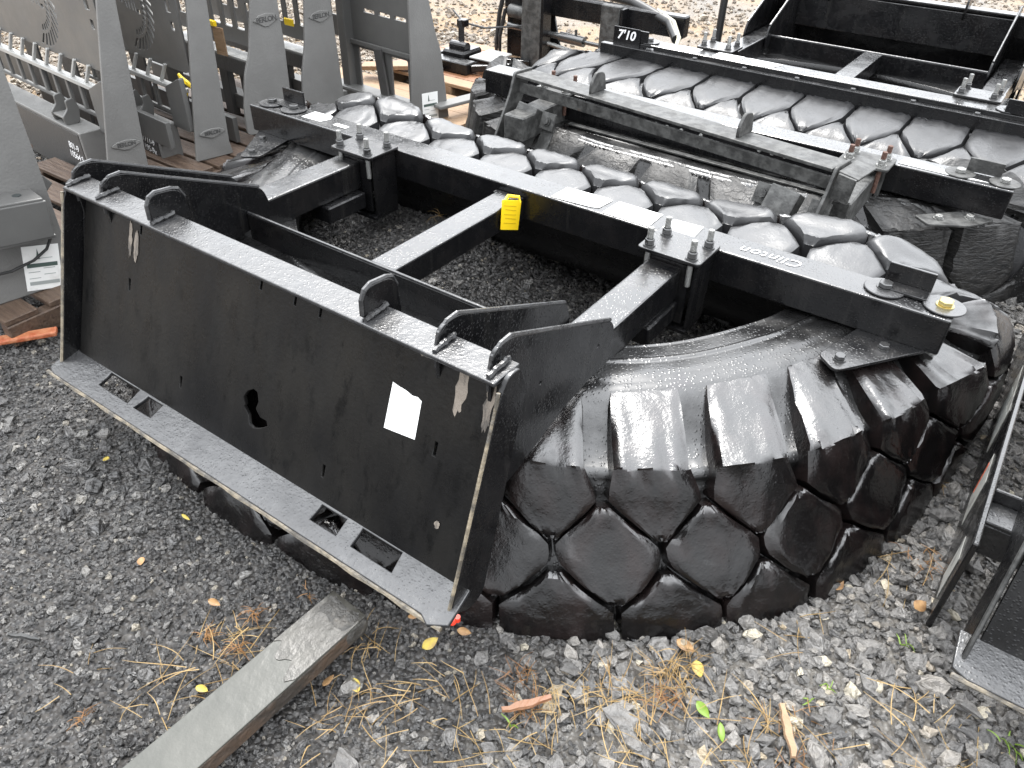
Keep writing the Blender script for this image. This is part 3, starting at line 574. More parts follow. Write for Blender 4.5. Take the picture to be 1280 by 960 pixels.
for i_, q in enumerate(((1.545, .85, .012, .048), (1.600, .83, .010, .05), (.668, .82, .007, .040), (.690, .80, .009, .035), (1.46, .93, .016, .008), (1.556, .235, .006, .008))):
    on_face('mud_smear', blob(q[0], q[1]*Ls, q[2], q[3], i_), SMU, .0044+.0002*i_, .0004)
# papers on the beam
def flat_poly(name, pts, z, material, parent, thick=.001, label=None): return plate(name, pts, thick, (0, 0, z), (1, 0, 0), (0, 1, 0), material, parent, bev=.0001, label=label)
pp = flat_poly('paper_label', [(1.168, .004), (1.280, .014), (1.300, .022), (1.306, .082), (1.290, .087), (1.170, .080)], H+.0015, WHITE, R1, label='wrinkled paper label with small blue print')
for k_ in range(4): flat_poly('printed_line', rect(1.185, .070-k_*.012, 1.265-.01*(k_ % 2), .0725-k_*.012), H+.0026, INKG, pp, .0004)
flat_poly('paper_label', [(1.319, .004), (1.448, .004), (1.446, .087), (1.322, .087)], H+.0015, WHITE, R1, label='blank white paper label')
flat_poly('paper_label', [(1.478, .040), (1.560, .040), (1.555, .085), (1.479, .080)], H+.0110, WHITE, R1, label='white label on the right clamp plate') if False else flat_poly('paper_label', [(1.476, .020), (1.560, .020), (1.556, .085), (1.480, .080)], H+.0015, WHITE, R1)
flat_poly('paper_label', [(.222, .022), (.300, .026), (.312, .060), (.296, .084), (.222, .080)], H+.0015, WHITE, R1)
flat_poly('paper_label', [(.352, .030), (.405, .030), (.404, .048), (.352, .048)], H+.0015, WHITE, R1)
writing('handwriting', 'Clinton', .046, (1.742, .042, H+.0012), (-1, -.05, 0), (0, -1, 0), PEN, R1, shear=.25, spacing=1.05, offset=-.0004)
def matA1(u, nm): return RUB
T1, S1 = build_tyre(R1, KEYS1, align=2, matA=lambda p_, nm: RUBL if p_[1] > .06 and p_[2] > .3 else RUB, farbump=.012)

# ================================================================== scraper 3 (mirror-wise, facing away beyond)
R3 = thing('tyre_scraper', "farthest black tyre scraper, smooth tread blocks in front of a beam marked 7'10", 'attachment', (0, 0, 0), 'tyre scraper attachments', world=False)
build_scraper(R3, False, 0.30, 1.97)
FARY[0] = .2
flat3 = [('A', 0, [(2.6, .465), (3.3, .465), (3.55, .465), (4.15, .05)]), ('B', .5, [(3.64, .03), (3.70, .07), (4.25, .465), (4.9, .465), (5.6, .05)])]
def skip3(nm, u, S_):
    p_ = S_.pos(np.array([u]), np.array([3.5]))[0]; return p_[1] < .05
half3 = half1[:9]+[key((1.85, .13, .20), (1.88, .09, .28), (1.96, .10, .325), (2.02, .125, .345), (2.06, .42, .325), (2.10, .54, .22), (2.13, .60, -.02))]+[key((x, .13, .20), (x, .09, .28), (x, .10, .325), (x, .125, .345), (x, .42, .325), (x, .54, .22), (x, .60, -.02)) for x in (1.50, 1.08)]
T3, S3 = build_tyre(R3, mirror_keys(half3, 1.08), depth=.03, phase=.3, rows=flat3, matA=RUBF, matS=RUBW, skipf=skip3)
m = MB(); m.box((.20, .093, H-.078), (2.02, .125, H-.016), .002)
fb = m.done('flat_bar', BLK, R3)
for k_ in range(8): hex_bolt(fb, (.33+k_*.21, .110, H-.016), .010, .006)
writing('handwriting', "7'10", .05, (1.915, .0985, H+.022), (-1, 0, 0), (0, 0, 1), PEN, R3, shear=.2, offset=.0012)
writing('handwriting', '272', .022, (1.80, .0935, H-.02), (-1, 0, 0), (0, 0, 1), PEN, R3, offset=.0006)
MB().box((1.85, .0935, H-.02), (1.975, .0975, H+.052), .001).done('marked_tab', BLK, R3)
flat_poly('paper_label', [(1.42, .01), (1.53, .01), (1.53, .085), (1.42, .085)], H+.0015, WHITE, R3)
flat_poly('paper_label', [(1.60, .015), (1.69, .012), (1.69, .08), (1.60, .08)], H+.0015, WHITE, R3)
flat_poly('paper_label', [(1.26, .02), (1.40, .012), (1.36, .085), (1.28, .08)], H+.0015, WHITE, R3)
R3.location = (2.47, 1.622, 0); R3.rotation_euler = (0, 0, PI)

# ================================================================== scraper 2 (weathered frame)
R2 = thing('tyre_scraper', 'middle tyre scraper with open bare steel mounting frame between the two black ones', 'attachment', (0, 0, 0), 'tyre scraper attachments')
MB().box((.35, .81, H-.083), (2.135, .90, H), .004, seg=2).done('cross_beam', BLK, R2)
flat_poly('paper_label', [(1.83, .826), (1.99, .822), (2.07, .832), (1.98, .842), (1.84, .888)], H+.0012, WHITE, R2)
for x in (.70, 1.755):
    MB().box((x-.04, .50, H-.10), (x+.04, .805, H-.02), .004).done('arm', STEEL, R2)
    cp = plate('clamp_plate', rounded(rect(x-.07, .72, x+.07, .83), .01), .009, (0, 0, H+.0055), (1, 0, 0), (0, 1, 0), STEEL, R2, bev=.0018)
    for dx in (-.045, .045):
        for dy in (.745, .805):
            mm, bo = stud(cp, (x+dx, dy, H+.010), .04, .08, RUST); mm.done('nut', ZINC, bo)
m = MB(); m.box((x+.045, .78, H-.10), (x+.055, .808, H+.0), .001); m.box((x-.055, .78, H-.10), (x-.045, .808, H+.0), .001); m.done('bracket', STEEL, R2)
for x in (1.99, 2.105):
    wz = MB(); wz.cyl((x, .855, H+.001), (x, .855, H+.005), .040, 32, bev=.001); w_ = wz.done('washer', STEEL, R2, smooth=True)
    b_ = MB(); b_.cyl((x, .855, H+.005), (x, .855, H+.016), .014, 6, bev=.001); b_.done('bolt', ZINC, w_)
m = MB(); m.box((2.0, .888, H+.002), (2.09, .895, H+.04), .001); m.done('angle_tab', STEEL, R2)
pl = plate('sidewall_shoe', rounded([(1.93, .70), (1.975, .66), (2.07, .72), (2.12, .805), (2.03, .805)], .01), .007, (0, 0, H-.088), (1, 0, 0), (0, 1, 0), STEEL, R2)
hex_bolt(pl, (1.99, .715, H-.084), .011, .008, mat_=ZINC); hex_bolt(pl, (2.06, .77, H-.084), .011, .008, mat_=ZINC)
# open mounting frame, leaning towards us
A2 = Vector((.628, .612, .47)); B2 = Vector((1.743, .455, .47)); dx = (B2-A2).normalized(); ny = Vector((-dx.y, dx.x, 0)); up2 = (Vector((0, 0, 1))*.93-ny*-.30).normalized(); up2 = (Vector((0, 0, 1))+ny*.42).normalized()
def Q(a, dn, dz): return A2+dx*a+ny*dn+Vector((0, 0, dz))
LL = (B2-A2).length
m = MB(); m.bar(Q(0, .045, 0), Q(LL-.01, .045, 0), .088, .010, .002); m.done('top_rail', STEEL, R2)
m = MB(); m.bar(Q(0.0, .022, -.040), Q(LL-.01, .022, -.040), .008, .036, .002); m.done('rail_web', STEEL, R2)
for a in (.045, LL-.14):
    m = MB(); m.bar(Q(a+.03, .005, -.085), Q(a-.0, -.19, -.43), .085, .055, .004, up=ny); tu = m.done('frame_tube', STEEL, R2)
    for s_ in ((.095,) if a < .5 else (-.045, .115)):
        mm = MB(); q = Q(a+s_+.01, .0, -.115); mm.box((-.028, -.005, -.028), (.028, .005, .028), .001, Matrix.Translation(q) @ Matrix.Rotation(math.atan2(dx.y, dx.x), 4, 'Z') @ Matrix.Rotation(-.35, 4, 'X')); lug = mm.done('bolt_lug', STEEL, R2)
        hex_bolt(lug, q-ny*.008+Vector((0, 0, .003)), .013, .008, mat_=STEEL, axis=(-ny*.95+Vector((0, 0, .3))).normalized())
        mm = MB(); mm.bar(q+Vector((0, 0, -.03))+ny*.006, q+Vector((-.02, -.17, -.30)), .05, .006, .001, up=ny); mm.done('bolted_strap', STEEL, R2)
for a in (0.0-.008, LL-.002):
    o0 = Q(a, 0, 0); ep = [(.09, .012), (.0, .012), (-.02, -.05), (-.22, -.42), (-.16, -.42), (.03, -.10)]
    plate('end_plate', rounded(ep, .012), .009, o0, ny, (0, 0, 1), STEEL, R2, bev=.002)
for a in (.30, .825):
    plate('lifting_ear', rounded([(0, 0), (.0, .03), (.022, .062), (.065, .058), (.078, .0)], [0, .01, .012, .02, 0]), .010, Q(a, .02, .005), ny, (0, 0, 1), STEEL, R2, bev=.002)
mm = MB(); q = Q(LL+.035, .0, 0); mm.bar(Q(LL+.005, .06, .0), Q(LL+.06, .06, -.008), .11, .008, .002).bar(Q(LL+.006, .0, -.035), Q(LL+.055, .0, -.04), .008, .07, .002); mm.done('corner_bracket', STEEL, R2)
m = MB(); m.bar((.70, .765, .355), (1.72, .745, .355), .010, .09, .0015); bb = m.done('backing_bar', BLK, R2)
for k_ in (0, .035, .075, .22, .255, .30, .36, .53, .565, .60, .65): hex_bolt(bb, (.84+k_*1.15, .7555-.018*k_, .372), .0055, .004, mat_=ZINC, axis=(0, -1, .2))
m = MB(); m.bar((.78, .725, .314), (1.70, .690, .314), .022, .006, .0015); m.done('bead_strip', STEEL, R2)
FARY[0] = .98; PITCH[0] = .24
def near2(i, r, l, c, b_): return near(i, r, l, c, b_)
half2 = [near((1.17, .80), (1.17, .71), (1.17, .635), (1.17, .525), (1.17, .49)),
         near((1.40, .80), (1.41, .71), (1.43, .64), (1.50, .535), (1.51, .50)),
         near((1.60, .81), (1.63, .74), (1.66, .69), (1.76, .60), (1.78, .56)),
         near((1.78, .84), (1.82, .81), (1.86, .79), (1.99, .745), (2.02, .71)),
         near((1.88, .87), (1.92, .86), (1.98, .86), (2.12, .90), (2.16, .88)),
         near((1.93, .91), (1.98, .91), (2.05, .93), (2.20, 1.0), (2.25, 1.0)),
         key((1.86, .85, .2), (1.92, .88, .27), (2.03, .93, .33), (2.15, 1.04, .345), (2.2, 1.07, .26), (2.2, 1.08, .13), (2.2, 1.08, -.02)),
         key((1.70, .83, .15), (1.70, .86, .26), (1.70, .91, .33), (1.70, .94, .36), (1.70, 1.0, .34), (1.70, 1.03, .2), (1.70, 1.05, -.02)),
         key((1.17, .83, .15), (1.17, .86, .26), (1.17, .91, .33), (1.17, .94, .36), (1.17, 1.0, .34), (1.17, 1.03, .2), (1.17, 1.05, -.02))]
T2, S2 = build_tyre(R2, mirror_keys(half2, 1.17), depth=.035, phase=.35, matA=RUBC, matS=RUBW, count=20, worn=lambda u: .004, rows=[('A', 0, [(1.92, .34), (2.05, .39), (3.0, .40), (4.5, .43), (5.3, .10)]), ('B', .5, [(4.85, .10), (5.4, .43), (6.0, .43)])])

# ================================================================== attachment 4 at the right edge
R4 = thing('loader_attachment', 'black loader attachment cut off by the right edge, stickers along its side', 'attachment', (1.86, .41, 0), world=False)
build_mount(R4, False)
m = MB(); m.box((.44, -.84, .02), (.450, .30, .25), .002); sp = m.done('side_rail', BLK, R4)
for y0, y1, z0, z1, mt in ((-.80, -.735, .06, .17, WHITEG), (-.60, -.50, .08, .20, WHITEG), (-.36, -.16, .10, .22, WHITEG)):
    MB().box((.4385, y0, z0), (.4395, y1, z1), .0002).done('sticker', mt, sp)
MB().box((.4378, -.515, .10), (.4384, -.505, .18), .0001).done('red_stripe', REDP, sp)
for k_ in range(6): MB().box((.4378, -.345+k_*.028, .12), (.4384, -.336+k_*.028, .20-.01*(k_ % 3)), .0001).done('printed_line', INKG, sp)
for y0 in (-.72, -.16):
    m = MB(); m.box((.452, y0, .20), (.54, y0+.07, .208), .002).box((.452, y0+.062, .208), (.54, y0+.07, .235), .002).box((.452, y0, .13), (.54, y0+.008, .1995), .002); m.done('bracket', FLG, R4)
MB().box((.56, -.40, .02), (.62, 1.1, .20), .004).done('arm', BLK, R4)

# ================================================================== grey frames at the left
AZ = math.radians(8)
def frame_axes(az_deg):
    a = math.radians(az_deg); return Vector((math.sin(a), math.cos(a), 0))
AL = frame_axes(8); AX = frame_axes(-85)      # along the end plate / along the frame to the left
def W2(P0, d, z): return Vector((P0[0], P0[1], 0))+d[0]*0 if False else None
def upright(root, P0, pts, al=AL, badge=None, material=GREY, r=.006):
    plate('end_plate', rounded(pts, r), .012, (P0[0], P0[1], 0), al, (0, 0, 1), material, root, bev=.002)
    nn = al.cross(Vector((0, 0, 1)))   # towards the camera side
    m = MB(); lo = pts
    if badge:
        cx, cz, w_, h_, rot = badge
        xa = al*math.cos(rot)+Vector((0, 0, math.sin(rot))); yb = Vector((0, 0, 1))*math.cos(rot)-al*math.sin(rot)
        O = Vector((P0[0], P0[1], 0))+al*cx+Vector((0, 0, cz))+nn*.0085
        ol = [(-w_/2, 0), (-w_*.42, -.004), (-w_*.2, -h_*.36), (-.01, -h_*.5), (w_*.05, -h_*.5), (w_*.22, -h_*.33), (w_*.44, -.004), (w_/2, 0), (w_*.44, .006), (w_*.3, h_*.36), (0, h_*.46), (-w_*.3, h_*.36), (-w_*.44, .006)]
        bd = plate('badge', ol, .005, O, xa, yb, material, root, bev=.001)
        writing('lettering', 'BERLON', h_*.55, O+nn*.0030+Vector((0, 0, .001)), xa, yb, GREYD, bd, spacing=.85, offset=.0005)
def label_card(root, P0, q, al=AL, name='label_sticker'):
    # q: x0,z0,x1,z1 on the end plate
    nn = al.cross(Vector((0, 0, 1))); O = Vector((P0[0], P0[1], 0))+nn*.0072; bl, xv, yv = [Vector(k_) for k_ in q]
    def pt(a, b_): return tuple(bl+xv*a+yv*b_)
    def R_(a, b_, c, d): return [pt(a, b_), pt(c, b_), pt(c, d), pt(a, d)]
    c_ = plate(name, R_(0, 0, 1, 1), .001, O, al, (0, 0, 1), WHITE, root, bev=.0001); O2 = O+nn*.0009
    plate('printed_band', R_(.08, .52, .92, .61), .0004, O2, al, (0, 0, 1), INKN, c_, bev=.00005)
    plate('printed_band', R_(.10, .12, .92, .20), .0004, O2, al, (0, 0, 1), INKG, c_, bev=.00005)
    for k_ in range(4): plate('printed_line', R_(.10+(.42 if k_ % 2 else 0), .27+.07*k_, .42+(.42 if k_ % 2 else 0), .285+.07*k_), .0004, O2, al, (0, 0, 1), INKG, c_, bev=.00005)
    plate('spire_mark', [pt(.36, .70), pt(.46, .70), pt(.405, .94)], .0004, O2, al, (0, 0, 1), INKN, c_, bev=.00005)
    plate('printed_line', R_(.45, .71, .80, .725), .0004, O2, al, (0, 0, 1), INKG, c_, bev=.00005)
grp = 'grey steel attachment frames standing on pallets'
# A, cut off by the left edge
A = (0.0, -.80)
RA = thing('attachment_frame', 'grey frame cut off by the left edge, with square bracket and white label', 'frame', (0, -.80, .08), grp)
upright(RA, A, [(-.30, .085), (.095, .080), (.10, .45), (.10, .70), (.09, 1.1), (-.05, 1.1), (-.20, .6)])
label_card(RA, A, ((-.039, .094), (.090, -.021), (.026, .127)))
nA = AL.cross(Vector((0, 0, 1)))
def WA(a, dn, z, P0=A, al=AL): return Vector((P0[0], P0[1], 0))+al*a+al.cross(Vector((0, 0, 1)))*dn+Vector((0, 0, z))
m = MB(); m.bar(WA(-.085, .050, .378), WA(.060, .050, .362), .085, .010, .003).bar(WA(-.085, .090, .325), WA(.060, .090, .310), .010, .10, .003).bar(WA(-.085, .05, .272), WA(.06, .05, .26), .085, .010, .003)
bk = m.done('square_bracket', GREYS, RA)
for a in (-.035, .015):
    q = WA(a, .045, .378-(a+.085)*.11+.0052); MB().cyl(q, q+Vector((0, 0, .0012)), .011, 18).done('hole_shade_disc', HOLE_SHADE, bk)  # flat black discs: the shade inside the bolt holes, put in as colour
MB().tube([WA(.070, .02, .27), WA(.064, .025, .235), WA(.04, .03, .205), (WA(.0, .03, .185)), WA(-.06, .03, .175), WA(-.12, .03, .18)], .004, 8).done('cable', HOSE, RA)
m = MB(); m.bar(WA(-.11, -.06, .17), WA(.13, -.12, .34), .05, .04, .003); m.done('brace', GREYS, RA)
# B and C: slotted grapple-rack frames
def slotted_frame(P0, name_label, hl, top=1.0, dz=0, ten='', badge=None, pts=None, ladder_end=1.35, fins=(.50, .605)):
    R = thing('attachment_frame', name_label, 'frame', (P0[0], P0[1], .10), grp)
    upright(R, P0, pts, badge=badge)
    N_ = -AX.cross(Vector((0, 0, 1)))            # normal of the long panel
    O = Vector((P0[0], P0[1], 0))
    def P(d, z, k_=0): return O+AX*d+Vector((0, 0, z))+N_*k_
    pb = .415+dz
    # solid upper panel with laser cut fins and letter strokes
    holes = []
    cxx, cz = fins
    for k_ in range(17):
        a = math.radians(-100-k_*10.5); 
        for r0_, r1_, hw in ((.098, .118, .0042), (.130, .172, .0050)):
            if r0_ > .12 and k_ > 11: r1_ = .150
            pr = []
            for rr_, w2 in ((r0_, -hw), (r1_, -hw*1.25), (r1_, hw*1.25), (r0_, hw)):
                sw = .35*(rr_-.10)/.07; cb, sb = math.cos(a+sw), math.sin(a+sw); pr.append((cxx+rr_*cb-w2*sb, cz+rr_*sb+w2*cb))
            holes.append(rounded(pr, .002, 2))
    for x0_, zz, w_, h_, sl_ in ((-.075, -.035, .018, .014, 0), (-.050, -.03, .007, .10, .0), (-.030, -.028, .007, .10, 0), (-.006, -.026, .007, .10, 0), (.014, -.024, .007, .10, 0), (.045, -.01, .010, .016, 0), (.068, .005, .008, .06, .012), (.20, .02, .012, .05, .02), (.24, .03, .012, .05, -.01)):
        xx = cxx+x0_; zz = cz+zz; holes.append([(xx, zz), (xx+w_, zz), (xx+w_+sl_, zz+h_), (xx+sl_, zz+h_)])
    holes = [[(a, b_) for a, b_ in h] for h in holes]
    for q in ((.055, .62, .085, .68), (.055, .56, .075, .59)): holes.append(rect(q[0], q[1]+dz, q[2], q[3]+dz))
    plate('rack_panel', [(0.012, pb+.01), (.05, pb), (ladder_end, pb), (ladder_end, top), (.012, top)], .008, O, AX, (0, 0, 1), GREYS, R, holes, bev=.0012)
    zr = .352+dz
    MB().bar(P(.05, zr, .02), P(ladder_end, zr, .02), .03, .016, .002).done('ladder_rail', LEDGE, R)
    n_ = int((ladder_end-.15)/.105)
    for k_ in range(n_):
        d = .17+k_*.105
        MB().bar(P(d, zr-.004, .02), P(d, zr-.10, .02), .012, .02, .003, up=AX).done('rung', GREYS, R)
        MB().bar(P(d+.045, zr+.006, .02), P(d+.005, pb+.01, .01), .010, .012, .002, up=N_).done('finger', LEDGE, R)
    MB().bar(P(.05, zr-.105, .02), P(ladder_end, zr-.105, .02), .012, .014, .002).done('ladder_foot', GREYS, R)
    # corner gusset beside the end plate
    plate('corner_gusset', rounded([(.012, zr-.14), (.13, zr-.14), (.13, zr+.01), (.06, zr+.04), (.012, pb)], .01), .02, O+N_*.045, AX, (0, 0, 1), GREYS, R, bev=.002)
    # heavy bottom channel: pale top, dark web, grey end
    zt = .215+dz
    MB().bar(P(.14, zt, -.07 if False else .085), P(ladder_end, zt, .085), .085, .012, .003).done('channel_top', GREY, R)
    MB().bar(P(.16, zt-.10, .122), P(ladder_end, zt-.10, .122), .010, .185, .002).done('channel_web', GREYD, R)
    MB().bar(P(.135, zt-.095, .085), P(.150, zt-.095, .085), .088, .20, .003).done('channel_end', GREY, R)
    for k_, d in enumerate((.25, .34)):
        plate('hook', rounded([(0, 0), (.05, .0), (.055, .03), (.03, .055), (.03, .085), (.0, .09), (-.012, .05)], .008), .010, P(d, zt+.006, .07), N_, (0, 0, 1), GREYS, R, bev=.002)
    MB().bar(P(.25, zt+.03, .095), P(.34, zt+.03, .095), .05, .008, .002).done('hook_plate', LEDGE if False else GREY, R)
    for j, s_ in enumerate(hl):
        writing('handwriting', s_, .036, P(.225, zt-.065-.036*j, .1285), -AX+Vector((0, 0, -.06)), (0, 0, 1), PEN, R, spacing=.9, shear=.1)
    # dark plates standing in the depth behind the ladder
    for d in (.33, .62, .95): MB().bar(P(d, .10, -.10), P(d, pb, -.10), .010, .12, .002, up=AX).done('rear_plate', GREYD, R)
    MB().bar(P(.05, .16+dz, -.16), P(ladder_end, .16+dz, -.16), .02, .10, .002).done('rear_channel', GREYS, R)
    return R, P
B = (-.52, -.13)
slotted_frame(B, 'second grey frame from the left, oval name badge low on its end plate', ['801-9', '10564 S'], pts=[(-.125, .10), (.022, .10), (.024, .15), (.062, .66), (.092, 1.02), (.05, 1.02), (.001, .66)], badge=(-.036, .194, .105, .036, -.03), ladder_end=1.6)
C = (-.5, .15)
slotted_frame(C, 'third grey frame from the left, written 1711-9 on the dark end of its channel', ['1711-9', '195-9x'], dz=-.05, pts=[(-.065, .055), (.092, .05), (.084, .10), (.107, .61), (.135, 1.0), (.075, 1.0), (.030, .61)], badge=(.020, .150, .108, .036, -.03), ladder_end=.9, fins=(.36, .565))
for nm_, P0, al_ in (('hang_tag', (-.62, -.075, .345), 0), ('hang_tag', (-.63, .205, .295), 1)):
    c_ = Vector(P0); m = MB(); m.tube([c_+Vector((-.05, .0, .03)), c_+Vector((-.02, -.01, .022)), c_+Vector((.02, -.015, .012)), c_+Vector((.04, -.01, -.004))], [.006, .009, .010, .006], 6)
    m.tube([c_+Vector((.02, -.02, -.01)), c_+Vector((.0, -.03, -.04)), c_+Vector((-.02, -.035, -.075))], [.004, .011, .003], 6)
    o = m.done(nm_, YEL); settle(o); tag(o, ('knotted yellow plastic tag on the ladder of the second frame from the left', 'knotted yellow plastic tag on the ladder of the third frame from the left')[al_], 'tag', 'yellow plastic tags')
# D and E: shelf frames with badge high up
def shelf_frame(P0, lab, pts, badge, dsh):
    R = thing('attachment_frame', lab, 'frame', (P0[0], P0[1], .08), grp); upright(R, P0, pts, badge=badge, r=.02)
    N_ = -AX.cross(Vector((0, 0, 1))); O = Vector((P0[0], P0[1], 0))
    def P(d, z, k_=0): return O+AX*d+Vector((0, 0, z))+N_*k_
    wins = [rounded(rect(.10+.085*k_, dsh+.09, .155+.085*k_, dsh+.20), .01) for k_ in range(9)]
    plate('window_panel', [(.012, dsh+.03), (1.0, dsh+.03), (1.0, .98), (.012, .98)], .008, O, AX, (0, 0, 1), GREYS, R, wins, bev=.0012)
    MB().bar(P(.0, dsh, .035), P(1.0, dsh, .035), .075, .010, .002).done('shelf', LEDGE, R)
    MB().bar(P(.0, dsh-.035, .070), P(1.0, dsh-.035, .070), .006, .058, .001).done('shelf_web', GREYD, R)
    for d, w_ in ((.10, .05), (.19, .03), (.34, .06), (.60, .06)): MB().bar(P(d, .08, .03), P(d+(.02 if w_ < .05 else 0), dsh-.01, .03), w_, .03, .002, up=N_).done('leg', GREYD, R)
    MB().bar(P(.0, .14, .0), P(1.0, .14, .0), .06, .06, .003).done('foot_channel', GREYS, R)
    return R
D = (-.45, .5); E_ = (-.42, .8)
shelf_frame(D, 'fourth grey frame from the left, badge near the top, brown card on its shelf', [(-.184, .10), (-.180, .20), (-.151, .33), (-.118, .40), (-.070, .60), (-.02, 1.0), (.030, 1.0), (.038, .571), (.042, .397), (.035, .211), (.03, .09)], (-.024, .512, .110, .048, .02), .345)
shelf_frame(E_, 'fifth grey frame from the left, badge near the top, beside the open labelled frame', [(-.208, .10), (-.205, .16), (-.191, .274), (-.160, .385), (-.133, .56), (-.10, 1.0), (-.02, 1.0), (-.012, .537), (-.005, .352), (.005, .125), (.005, .09)], (-.070, .487, .112, .044, .02), .31)
m = MB(); c_ = Vector((-.72, .47, .47)); m.box(c_+Vector((-.03, -.06, -.01)), c_+Vector((.035, -.045, .012)), .003); m.box(c_+Vector((-.022, -.064, -.13)), c_+Vector((.005, -.0605, 0)), .002)
o = m.done('hang_tag', YEL); settle(o); tag(o, 'yellow tag hanging flat over the pale shelf of the fourth frame', 'tag', 'yellow plastic tags')
m = MB(); m.box(c_+Vector((.012, -.056, -.115)), c_+Vector((.075, -.050, -.01)), .001); o = m.done('cardboard_card', WOOD); settle(o); tag(o, 'brown cardboard card hanging beside the yellow tag on the fourth frame', 'card')
m = MB(); c_ = Vector((-.655, .80, .42)); m.box(c_+Vector((-.035, -.04, -.012)), c_+Vector((.025, -.034, .018)), .004); o = m.done('hang_tag', YEL); settle(o); tag(o, 'small yellow tag stuck in a window of the fifth frame', 'tag', 'yellow plastic tags')
# F: open pallet-fork frame with spec label
Fp = (-.11, 1.02); ALF = frame_axes(12); AXF = frame_axes(-85)
RF = thing('attachment_frame', 'rightmost grey frame, white label low on its end plate and open windows behind', 'frame', (Fp[0], Fp[1], .06), grp)
upright(RF, Fp, [(-.105, .055), (-.094, .246), (-.089, .554), (-.085, 1.0), (-.01, 1.0), (.011, .543), (.042, .41), (.066, .34), (.100, .052)], al=ALF)
label_card(RF, Fp, ((-.046, .060), (.085, -.004), (-.001, .121)), al=ALF)
O = Vector((Fp[0], Fp[1], 0)); NF = -AXF.cross(Vector((0, 0, 1)))
def PF(d, z, k_=0): return O+AXF*d+Vector((0, 0, z))+NF*k_
plate('window_panel', [(.03, .31), (.62, .31), (.62, .40), (.50, .40), (.50, 1.0), (.03, 1.0)], .010, O, AXF, (0, 0, 1), GREYS, RF, [rounded(rect(.12+.1*k_, .44, .19+.1*k_, .455), .004) for k_ in range(3)], bev=.002)
plate('lower_panel', [(.03, .10), (.50, .10), (.50, .315), (.03, .315)], .010, O+NF*.004+Vector((0, 0, 0)), AXF, (0, 0, 1), GREYS, RF, [rounded(rect(.305, .115, .44, .285), .008), rounded(rect(.12, .115, .225, .285), .008)], bev=.002)
MB().bar(PF(.03, .075, .03), PF(.60, .075, .03), .09, .085, .010).done('foot_channel', GREYS, RF)
MB().bar(PF(.50, .05, .02), PF(.50, 1.0, .02), .05, .06, .004, up=NF).done('post', GREYS, RF)
MB().bar(PF(.255, .11, .03), PF(.285, .31, .03), .05, .012, .002, up=NF).done('stile', GREYD, RF)
MB().bar(PF(.08, .31, .02), PF(.48, .31, .02), .012, .02, .003).done('panel_step', GREYS, RF)
plate('fork_tine', [(-.035, 0), (.035, 0), (.035, .26), (.012, .35), (-.012, .35), (-.035, .30)], .016, Vector((-.085, 1.03, .118)), (.97, -.22, 0), (.22, .97, 0), GREY, RF, bev=.003)
# ------------------------------------------------------------------ pallets
def pallet(lab, x0, x1, y0, y1, z, along, mt, mt2, nb, rot=0, name='pallet'):
    R = thing(name, lab, 'pallet', (x0, y0, 0), 'wooden pallets'); 
    for k_ in range(3):
        if along == 'x': xs = x0+.02+(x1-x0-.06)*k_/2; MB().box((xs, y0, .0), (xs+.04, y1, z-.017), .003).done('stringer', mt2, R)
        else: ys = y0+.02+(y1-y0-.06)*k_/2; MB().box((x0, ys, .0), (x1, ys+.04, z-.017), .003).done('stringer', mt2, R)
    for k_ in range(nb):
        j = random.uniform(-.008, .008)
        if along == 'x': yy = y0+(y1-y0-.09)*k_/(nb-1); MB().box((x0+j, yy, z-.0165), (x1+j, yy+.09, z), .002).done('deck_board', mt if k_ % 3 else mt2, R)
        else: xx = x0+(x1-x0-.09)*k_/(nb-1); MB().box((xx, y0+j, z-.0165), (xx+.09, y1+j, z), .002).done('deck_board', mt if k_ % 3 else mt2, R)
    return R
pallet('brown pallet under the frame at the left edge', -.9, .085, -.95, -.25, .080, 'x', WOODD, WOODD, 6)
pallet('brown pallet under the badge frames', -1.7, -.42, -.2, .42, .05, 'x', WOODD, WOODD, 6)
pallet('grey brown pallet behind the middle frames', -1.7, -.45, .46, .90, .045, 'x', WOODD, WOODD, 4)
pallet('pale new pallet under the rightmost grey frame', -1.0, .03, 1.0, 1.36, .055, 'x', WOOD, WOOD, 4)
pallet('wet orange pallet by the small black implement', -.75, .12, 1.38, 2.05, .10, 'x', WOODO, WOOD, 7)
o = MB().bar((-.79, 1.30, .11), (-.45, 1.50, .13), .09, .02, .002).done('loose_board', WOOD); settle(o); tag(o, 'pale loose board seen through the window of the rightmost frame', 'board')
# ------------------------------------------------------------------ grapple / clamp implement beyond
RG = thing('hydraulic_clamp', 'black hydraulic clamp with two weathered posts and cylinders behind the orange pallet', 'attachment', (.2, 1.9, 0))
MB().box((-.212, 1.86, .05), (-.100, 1.90, .52), .004).done('post', STEEL, RG)
MB().box((-.098, 1.865, .06), (-.085, 1.94, .50), .002).done('post_flange', BLK, RG)
MB().box((.215, 1.90, .20), (.315, 1.94, .44), .004).done('post', STEEL, RG)
MB().box((.317, 1.905, .20), (.330, 1.97, .43), .002).done('post_flange', BLK, RG)
plate('side_plate', [(-.385, .06), (-.02, .06), (-.05, .18), (-.10, .345), (-.385, .36)], .012, (0, 1.99, 0), (1, 0, 0), (0, 0, 1), BLK, RG)
MB().box((-.39, 1.96, .335), (.62, 2.02, .43), .006).done('top_bar', BLK, RG)
MB().cyl((-.34, 1.945, .33), (-.12, 1.945, .315), .032, 20).done('roller', STEEL, RG, True)
MB().cyl((-.34, 1.93, .262), (-.02, 1.93, .255), .016, 16).cyl((-.02, 1.93, .255), (.12, 1.93, .25), .024, 18).cyl((.12, 1.93, .25), (.24, 1.93, .247), .010, 12).done('hydraulic_cylinder', NUT, RG, True)
